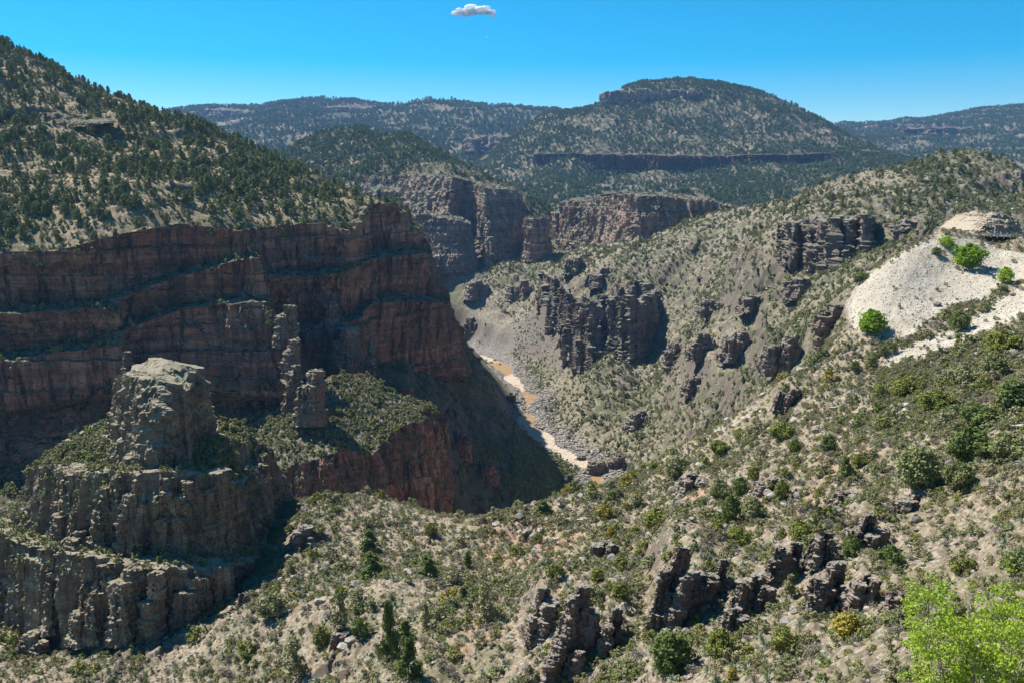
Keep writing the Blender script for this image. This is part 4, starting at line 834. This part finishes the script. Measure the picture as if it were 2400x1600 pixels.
for k, (x0, x1, yt, yb, lab) in enumerate([(925,975,900,985,'shadowed rock rib under the right end of the red wall'),(1000,1045,950,1040,'shadowed crag halfway down the dark slope'),(1065,1100,1010,1070,'dark rocks near the shadow edge below the wall'),(950,1000,1080,1135,'shadowed rocks close above the saddle'),(1125,1160,1085,1125,'dark boulders low on the shadowed slope')]):
    p = base((x0 + x1) / 2, yb, CS); crag('rock_outcrop', x0, x1, yt, yb, p[1], M_WALL, lab, 520 + k, lean=0.1, size=3.0)
# cream rock mound by the road, road, barrier, sign
mnd = [[(2302,508,246),(2326,496,243),(2348,500,243),(2374,511,247)],[(2280,522,246),(2308,519,240),(2352,522,240),(2400,530,246)],[(2256,540,244),(2296,541,238),(2360,542,238),(2430,545,246)],[(2240,556,243),(2290,562,236),(2365,562,236),(2445,562,245)]]
stack('rock_mound', [ring(r, 14) for r in mnd], 120, 300, M_CREAM, 'cream and tan layered rock mound beside the road', 1.6, 0.75, 1.5, 451, kind=None, cat='rock mound', strata=0.9, rough=0.5, top=0.9)
def boxm(name, dims, mat, off=(0, 0, 0)):
    v = np.array([(x, y, z) for x in (-.5, .5) for y in (-.5, .5) for z in (0, 1)]) * dims + off
    return mesh_np(name, v, np.array([(0, 1, 3, 2), (4, 6, 7, 5), (0, 4, 5, 1), (2, 3, 7, 6), (0, 2, 6, 4), (1, 5, 7, 3)]), mat)
M_STEEL = plain('weathered_steel', (0.35, 0.34, 0.32), 0.5); M_POST = plain('post_wood', (0.22, 0.17, 0.12)); M_SIGNW = plain('sign_white', (0.75, 0.75, 0.72), 0.5, 2, 0.05); M_ASP = plain('asphalt', (0.06, 0.06, 0.06)); M_RED = plain('red_post', (0.4, 0.2, 0.14))
ra, rb_ = at(2290, 553, 233), at(2480, 561, 231)
rd_ = np.linspace(0, 1, 30)[:, None] * (rb_ - ra) + ra
cr_ = np.stack([rd_ + np.array([0, 0.6, -0.05]), rd_ + np.array([0, 5.5, 0.05])], 1)
struct('road', cr_.reshape(-1, 3), grid_faces(30, 2), M_ASP, 'narrow glimpse of road behind the steel barrier', cat='road')
gr = bpy.data.objects.new('guardrail', None); link(gr); gr.location = ra; tag(gr, 'low steel road barrier on short posts below the cream rock mound', 'guardrail')
Lr = float(np.linalg.norm(rb_ - ra)); dirn = (rb_ - ra) / Lr
rail = []
prof = [(0, .42), (.06, .48), (.0, .56), (.06, .64), (0, .72)]
q0 = [np.array([0, -y, z]) for y, z in prof]
RQ = np.array([[q0[i], q0[i + 1], q0[i + 1] + dirn * Lr, q0[i] + dirn * Lr] for i in range(4)] + [[q0[i + 1] + [0, .03, 0], q0[i] + [0, .03, 0], q0[i] + dirn * Lr + [0, .03, 0], q0[i + 1] + dirn * Lr + [0, .03, 0]] for i in range(4)])
link(bpy.data.objects.new('rail', qmesh('rail', [(RQ, 0)], [M_STEEL])), gr)
pm = boxm('post', (0.18, 0.2, 1.1), M_POST, (0, 0.14, -0.4))
for i in range(13):
    o = bpy.data.objects.new('post', pm); link(o, gr); o.location = dirn * (0.4 + i * (Lr - .8) / 12)
sg = bpy.data.objects.new('road_sign', None); link(sg); sg.location = at(2331, 553, 234); tag(sg, 'small white road sign on a thin post before the cream rock mound', 'road sign')
link(bpy.data.objects.new('post', boxm('sign_post', (0.09, 0.09, 1.3), M_STEEL)), sg); link(bpy.data.objects.new('panel', boxm('sign_panel', (0.42, 0.04, 0.55), M_SIGNW, (0, -0.08, 0.75))), sg)
for x, lab, lean, mt in ((2344, 'single thin pole standing right of the little road sign', 0.0, M_STEEL), (2339, 'leaning reddish marker pole just right of the road sign', -0.12, M_RED)):
    o = bpy.data.objects.new('marker_pole', boxm('marker_pole', (0.1, 0.1, 1.35 if lean == 0 else 1.9), mt)); link(o); o.location = at(x, 553, 234.3); o.rotation_euler = (0, lean, 0); tag(o, lab, 'pole')

# ---------------------------------------------------------------- near trees and bushes, each placed where it stands
V_PIN = [plant('pine_shape', 'pine', 700 + i, 60, 30, 0.05, L_PIN, split=True, r0=0.018) for i in range(4)]
V_SLIM = [plant('slim_pine_shape', 'pine', 720 + i, 34, 20, 0.05, L_GRY, split=True, r0=0.015) for i in range(2)]
V_BIG = {k: [plant(k + '_big_shape', 'round', 740 + i * 3, 60, 40, 0.055, lm, split=True, r0=0.025) for i in range(2)] for k, lm in (('green', L_PIN), ('dark', L_JUN), ('olive', L_OLI), ('grey', L_GRY), ('bright', L_BRI), ('lime', L_LIME), ('yellow', L_YEL))}
L_RIP = leaf_mat('riverside_leaf', (0.20, 0.30, 0.06), (0.27, 0.37, 0.09)); V_RIP = [plant('riverside_shape', 'bush', 820 + i, 18, 22, 0.12, L_RIP, tr=False) for i in range(3)]
CS = SHEETS['canyon_slopes']
def put(kind, px, pyb, hpx, wpx, label, cat, name=None, d=None):
    p = base(px, pyb) if d is None else at(px, pyb, d)
    h = hpx * p[1] / F * 1.06; w = wpx * p[1] / F
    if kind in ('pine', 'slim'): crn, trk = random.choice(V_PIN if kind == 'pine' else V_SLIM); base_w = 0.44
    else: crn, trk = random.choice(V_BIG[kind]); base_w = 1.0
    s = w / (h * base_w)
    return place(name or cat.replace(' ', '_'), None, p - np.array([0, 0, 0.15]), h, label, cat, None, None, (s, s, 1), [('crown', crn), ('trunk', trk)])
PINES = [(866,1292,64,46,'pine','rounder pine directly above its twin left of centre'),(870,1352,70,50,'pine','bright green pine directly below its twin left of centre'),(1000,1353,64,46,'pine','leafy green pine below the round bush on the saddle'),
 (1096,1328,44,20,'pine','small slim pine just right of the yellow bush patch'),(914,1550,172,44,'pine','tallest slender pine of the near slope'),(960,1600,135,54,'pine','full pine at the bottom edge right of the tallest one'),
 (1135,1462,112,50,'slim','thin crowned pine leaning above its shadow right of centre'),(999,1478,80,26,'slim','narrow dark pine between the tall pair and the thin crowned one'),(1084,1406,40,28,'pine','short bushy pine left of the thin crowned one'),
 (800,1480,118,42,'slim','open grey pine left of the tallest pine'),(841,1422,52,44,'slim','wispy pine above the round bush left of centre'),(694,1590,118,56,'slim','ragged pine close to the outermost pillar of the castle rock'),
 (682,1348,46,32,'slim','small wispy pine on the left saddle'),(1272,1205,40,36,'pine','dark pine on the saddle edge above the gorge'),(1912,1242,88,28,'slim','thin open pine among the rock fins'),
 (1980,1122,62,30,'pine','upright small pine between two yellow bushes'),(1850,1402,72,40,'slim','grey pine hidden between the rock fins'),(948,1500,60,40,'pine','short pine behind the full pine at the bottom')]
for x, y, h, w, k, lab in PINES: put(k, x, y, h, w, lab, 'pine tree')
BUSH = [(843,1490,52,42,'green','round dark green bush below the wispy pine'),(753,1512,56,52,'olive','olive bush left of the round green one'),(1010,1254,36,34,'olive','neat round bush alone on the saddle'),
 (1584,1114,52,70,'grey','wide grey green bush on the near ridge line'),(1682,1064,38,40,'olive','dense bush on the ridge right of the widest grey one'),(1735,1030,32,44,'olive','flat bush by the lowest white scree tip'),
 (1830,1030,48,56,'olive','rounded olive bush right of the scree tip'),(1862,1062,38,36,'green','small green bush below the rounded olive one'),(1942,1060,52,44,'green','tidy round green bush in the middle of the right slope'),
 (2147,1138,102,116,'dark','largest dark green bush on the right slope'),(2240,1150,82,62,'dark','ragged tall bush right of the largest bush'),(2268,1082,90,100,'green','spreading bush above the ragged tall one'),
 (2362,1080,72,84,'dark','dark bush at the right edge'),(1537,1242,62,74,'olive','yellow green bush left of the first rock fin'),(1735,1162,52,36,'green','upright bright bush by the low dark ledge'),
 (1710,1226,78,52,'green','tall green bush above the narrow rock fin'),(1685,1172,56,48,'grey','grey airy bush behind the upright bright one'),(1768,1220,62,56,'grey','broad grey bush between ledge and fins'),
 (1830,1167,52,40,'olive','yellowish bush at the right of the low dark ledge'),(1872,1268,60,60,'olive','bush sitting on the broad flat topped rock'),(1730,1276,50,52,'olive','bush just above the second rock fin'),
 (2013,1092,34,32,'olive','little dark olive bush right of the upright small pine'),(1568,1572,112,118,'green','big dark green bush at the bottom below the first fin'),(1690,1545,92,72,'olive','two humped olive bush at the bottom'),
 (1835,1532,82,62,'olive','open yellow green bush at the bottom of the right slope'),(1992,1496,72,82,'yellow','golden olive bush left of the large bright tree'),(1715,1594,42,30,'yellow','small yellow bush at the bottom edge'),
 (2040,866,38,34,'dark','dark bush under the lowest white scree lobe'),(2004,869,28,26,'green','small green bush left of the one under the scree'),(2194,596,18,26,'dark','small dark bush on the upper scree'),
 (2250,774,46,44,'green','green bush in the strip between the two scree lobes'),(2015,664,28,36,'green','green bush at the left tip of the upper scree'),(2218,578,26,34,'lime','light green bush on the ridge above the scree'),
 (1990,1300,60,50,'green','green bush on top of the stepped rock pile'),(2085,1330,64,60,'green','green bush right of the stepped rock pile'),(2290,1000,60,80,'green','dense green bush in the thicket under the scree'),
 (2200,960,52,70,'olive','olive bush at the left of the thicket'),(2370,960,80,90,'green','tall green bush at the right end of the thicket'),(2330,880,60,70,'dark','dark bush at the top of the thicket'),(2120,930,46,60,'olive','low olive bush below the scree toe'),
 (1415,1215,40,36,'yellow','yellow tinted bush right of the saddle'),(1432,1258,30,24,'yellow','small orange yellow bush on the right of the saddle'),(740,1255,36,40,'grey','grey bush on the left saddle'),(645,1440,60,70,'grey','grey bush beside the outermost pillar'),
 (2100,1480,60,70,'grey','grey bush behind the large bright tree'),(1400,1360,40,44,'olive','olive bush above the rock blade'),(1455,1400,48,50,'olive','yellow green bush behind the rock blade'),(1470,1585,50,60,'grey','sage coloured bush at the bottom centre right'),
 (2350,830,60,70,'olive','olive bush high in the thicket'),(2255,905,54,64,'grey','grey green bush inside the thicket')]
for x, y, h, w, k, lab in BUSH: put(k, x, y, h, w, lab, 'bush')
for x, y, h, w, k, lab in [(2040,782,60,72,'bright','bright green tree at the left foot of the white scree'),(2270,630,60,66,'bright','bright green tree alone on the upper white scree'),(2354,664,40,38,'lime','smaller light green tree near the right edge of the scree'),(2395,1345,70,70,'dark','dark green tree at the right edge above the large bright tree')]:
    put(k, x, y, h, w, lab, 'tree', 'broadleaf_tree')
for k, (x, y, s_) in enumerate([(1138,848,3.2),(1150,852,3.0),(1160,846,2.6),(1172,856,2.4),(1128,842,2.6),(1236,838,2.6),(1268,846,2.4),(1252,868,2.4),(1262,858,2.2),(1290,768,3.4),(1302,764,3.0),(1280,774,2.6),(1276,905,1.8),(1300,1000,1.8),(1308,1012,1.7),(1262,1085,2.2),(1282,1130,3.6),(1275,1150,4.2),(1290,1140,2.8),(1335,1128,2.0),(1210,905,1.6),(1315,960,1.5)]):
    p = base(x, y, CS); place('riverside_shrub', random.choice(V_RIP), p - np.array([0, 0, .1]), s_, 'fresh green leafy shrub ' + ('where the river comes into view' if x < 1180 else 'on the scree above the river' if y < 780 else 'at the shaded foot of the slope by the lowest pool' if y > 1080 else 'beside the rapids'), 'shrub', 'green shrubs along the river', None, (1.3, 1.3, 1))
# the large bright tree close to the camera
def big_tree():
    rg = np.random.default_rng(5); d = 30.0; top = at(2300, 1362, d); x, y = top[0], d; zg = float(NS.z(np.array([x]), np.array([y]))[0]); H = top[2] - zg
    rt = bpy.data.objects.new('broadleaf_tree', None); link(rt); rt.location = (x, y, zg - 0.1); tag(rt, 'large bright spring green tree with fine twigs in the bottom right corner', 'tree')
    Wd, Lf = [], []; tips = []
    for s in range(9):
        a = s * 0.7 + rg.uniform(-.2, .2); r = rg.uniform(0.4, 1.0) * 2.3; p0 = np.array([0, 0, -0.2]); n = 6; prev = p0
        for k in range(1, n + 1):
            f = k / n; p = np.array([math.cos(a) * r * f ** 1.2, math.sin(a) * r * f ** 1.2, H * f * rg.uniform(0.8, 0.9)]) + rg.normal(size=3) * 0.12
            Wd.append(tube_quads(prev, p, 0.09 * (1 - f) + 0.03, 0.09 * (1 - f) + 0.018, 5))
            if k > 1:
                for j in range(7):
                    b = rg.uniform(0, 6.28); l = rg.uniform(0.5, 1.4) * (1.25 - f * 0.6); e = p + np.array([math.cos(b) * l, math.sin(b) * l, rg.uniform(0.1, 0.9) * l])
                    Wd.append(tube_quads(p, e, 0.022, 0.008, 3)); tips.append(e)
                    for q in range(2):
                        e2 = p + (e - p) * rg.uniform(.4, .9) + rg.normal(size=3) * 0.45; Wd.append(tube_quads(p + (e - p) * .4, e2, 0.012, 0.005, 3)); tips.append(e2)
            prev = p
    for e in tips:
        if e[2] > H * 0.2: Lf.append(leaf_quads(e, rg.uniform(0.24, 0.42), 52, 0.085, rg, 0.7))
    link(bpy.data.objects.new('trunk', qmesh('bright_tree_trunk', [(np.concatenate(Wd), 0)], [plain('pale_bark', (0.22, 0.19, 0.15))])), rt)
    link(bpy.data.objects.new('crown', qmesh('bright_tree_crown', [(np.concatenate(Lf), 0)], [L_LIME])), rt)
big_tree()
# dry flower stalks of the agaves on the saddle
def stalk_mesh(seed):
    rg = np.random.default_rng(seed); q = [tube_quads((0, 0, -.05), (rg.uniform(-.04, .04), 0, 1), 0.018, 0.009, 5)]
    for i in range(16):
        z = 0.55 + 0.45 * i / 16; a = i * 2.4; q.append(tube_quads((0, 0, z), (math.cos(a) * .035, math.sin(a) * .035, z + .02), 0.014, 0.008, 4))
    return qmesh('stalk_shape', [(np.concatenate(q), 0)], [M_STALK])
V_STK = [stalk_mesh(i) for i in range(3)]
STK = [(833,1177,1192,.1),(853,1171,1192,0),(921,1195,1212,0),(936,1199,1216,.3),(960,1194,1216,.05),(984,1193,1222,0),(1002,1208,1224,0),(1035,1215,1236,-.05),(1041,1215,1236,0),(1055,1220,1236,.3),(1092,1225,1242,0),(1106,1222,1238,0),(1126,1224,1236,0),(1199,1189,1208,-.1),(1219,1186,1204,.05),(1340,1170,1186,0),(1215,1325,1345,.2),(1178,1270,1300,-.2),(1520,1560,1600,-.2),(1990,1405,1450,-.1)]
for i, (x, yt, yb, ln) in enumerate(STK):
    p = base(x, yb + 2); o = place('agave_stalk', random.choice(V_STK), p, (yb - yt + 4) * p[1] / F, 'dry pale flower stalk ' + ('standing on the saddle skyline' if i < 15 else 'in the near scrub') + (' leaning sideways' if abs(ln) > .15 else ''), 'flower stalk', 'agave flower stalks')
    o.rotation_euler = (0, ln, 0); o.scale = (o.scale[0] * 1.6, o.scale[1] * 1.6, o.scale[2])
# more single shrubs, agaves and boulders: largest in view first
def near_words(px, py):
    v = 'at the bottom' if py > 1480 else 'lower slope' if py > 1330 else 'by the saddle' if px < 1350 else 'upper slope' if py > 1050 else 'under the scree'
    h = 'below the castle rock' if px < 650 else 'among the left pines' if px < 1000 else 'near the centre' if px < 1300 else 'around the jagged ridge' if px < 1520 else 'among the rock fins' if px < 2080 and py > 1180 else 'left of the biggest bush' if px < 2080 else 'towards the right edge'
    return v, h
def nearfin(px, py): return sum(np.exp(-((px - (a + b_) / 2) / (b_ - a)) ** 2 - ((py - e_ - 6) / 22) ** 2) for a, b_, c_, e_, _ in FINS)
def many(name, cat, n, meshes_by, hr, dens, zlift=0.0, wt=None, sq=1.0, flat=0.45):
    P = scatter('near_slope', n * 3, dens, flat=flat, lift=0.3); px, py = proj(P); h = U(hr[0], hr[1], len(P)) * (0.6 + 0.6 * sstep(40, 150, P[:, 1]))
    v = visible(P, h.mean() * .5) & (px > 8) & (px < 2392) & (py < 1592); k = np.argsort(-np.where(v, h / P[:, 1], 0))[:n]; k = k[v[k]]
    for q in k:
        key = random.choices(list(meshes_by), wt)[0]; a, b = near_words(px[q], py[q]); sz = 'larger' if h[q] > sum(hr) / 2 else 'smaller'
        place(name, random.choice(meshes_by[key]), P[q] - np.array([0, 0, 0.05 + zlift]), h[q], f'{sz} {key} {cat} {b}, {a}', cat, f'{key} {cat} {b}'[:60], None, (sq, sq, 1))
many('shrub', 'shrub', 280, {'olive green': V_SHR['olive'], 'grey green': V_SHR['grey'], 'dark green': V_SHR['dark'], 'sage coloured': V_SHR['sage'], 'yellowish': V_SHR['yellow'][:1]}, (0.8, 2.3), d_fg, wt=[4, 6, 4, 5, 0.8])
V_AG = [agave_mesh('agave_shape', 60 + i) for i in range(3)]; V_SO = [agave_mesh('sotol_rosette_shape', 66 + i, 70, None, 0.022, 0.45) for i in range(2)]
many('agave', 'agave', 170, {'broad leaved': V_AG, 'thin leaved': V_SO}, (0.5, 0.95), lambda P, px, py: d_fg(P, px, py) * (0.5 + 2 * ((py > 1450) & (px > 1400)) + (py < 1350) * (px < 1500)))
many('boulder', 'boulder', 200, {'weathered': V_BLD}, (0.35, 1.1), lambda P, px, py: d_fg(P, px, py) * (0.3 + nz_(P, 18, 209, 0, .4) * 2) + 7 * nearfin(px, py) + 0.1 * talus(px, py), flat=0.2)
# scrub on the bench, tower terraces and ledges
# ---------------------------------------------------------------- cloud
def cloud(px, py, wpx, label, seed, n):
    import bmesh
    rg = np.random.default_rng(seed); d = 9000.0; c = at(px, py, d); w = wpx * d / F; Vs, Fs = [], []; off = 0
    bm = bmesh.new(); bmesh.ops.create_icosphere(bm, subdivisions=3, radius=1); V0 = np.array([v.co[:] for v in bm.verts]); F0 = np.array([[v.index for v in f.verts] for f in bm.faces]); bm.free()
    for i in range(n):
        s = rg.uniform(-.5, .5); r = w * rg.uniform(0.06, 0.15) * (1.15 - abs(s) * 1.4); o = np.array([s * w, rg.uniform(-.1, .1) * w, rg.normal() * .035 * w + .06 * w * (1 - abs(s) * 2)])
        V = V0 * (1 + 0.4 * fbm(V0 * 2 + i * 5, 1, 4, seed)[:, None]) * r * np.array([1.3, 1, .75]) + o; Vs.append(V); Fs.append(F0 + off); off += len(V0)
    m, t, b = nodes('cloud_white'); t.nodes.remove(b); df = t.nodes.new('ShaderNodeBsdfDiffuse'); tr = t.nodes.new('ShaderNodeBsdfTranslucent'); ms = t.nodes.new('ShaderNodeMixShader')
    tp = t.nodes.new('ShaderNodeBsdfTransparent'); m2 = t.nodes.new('ShaderNodeMixShader'); m2.inputs[0].default_value = 0.45; ms.inputs[0].default_value = 0.3
    df.inputs[0].default_value = tr.inputs[0].default_value = (1, 1, 1, 1); t.links.new(df.outputs[0], ms.inputs[1]); t.links.new(tr.outputs[0], ms.inputs[2]); t.links.new(ms.outputs[0], m2.inputs[1]); t.links.new(tp.outputs[0], m2.inputs[2]); t.links.new(m2.outputs[0], t.nodes['Material Output'].inputs[0])
    o = bpy.data.objects.new('cloud', mesh_np('cloud', np.concatenate(Vs) , np.concatenate(Fs), m, True)); link(o); o.location = c; tag(o, label, 'cloud')
cloud(1112, 30, 88, 'small white puffy cloud alone high in the blue sky', 3, 24)
cloud(1140, 88, 9, 'tiny faint cloud scrap below the puffy cloud', 4, 3)
# ---------------------------------------------------------------- air
def haze(density):
    x0, x1, y0, y1, z0, z1 = -7500, 7500, -60, 8000, -1200, 760
    o = bpy.data.objects.new('haze', mesh_np('haze', [(x, y, z) for x in (x0, x1) for y in (y0, y1) for z in (z0, z1)], np.array([(0, 1, 3, 2), (4, 6, 7, 5), (0, 4, 5, 1), (2, 3, 7, 6), (0, 2, 6, 4), (1, 5, 7, 3)]), bpy.data.materials.new('air'))); link(o)
    m = o.data.materials[0]; m.use_nodes = True; t = m.node_tree; t.nodes.clear(); out = t.nodes.new('ShaderNodeOutputMaterial'); v = t.nodes.new('ShaderNodeVolumePrincipled')
    v.inputs['Color'].default_value = (0.25, 0.52, 1.0, 1); v.inputs['Density'].default_value = density; v.inputs['Anisotropy'].default_value = 0.2
    t.links.new(v.outputs[0], out.inputs['Volume']); tag(o, 'thin blue air between the camera and the far ridges', 'haze', None, 'stuff')
haze(0.00005)
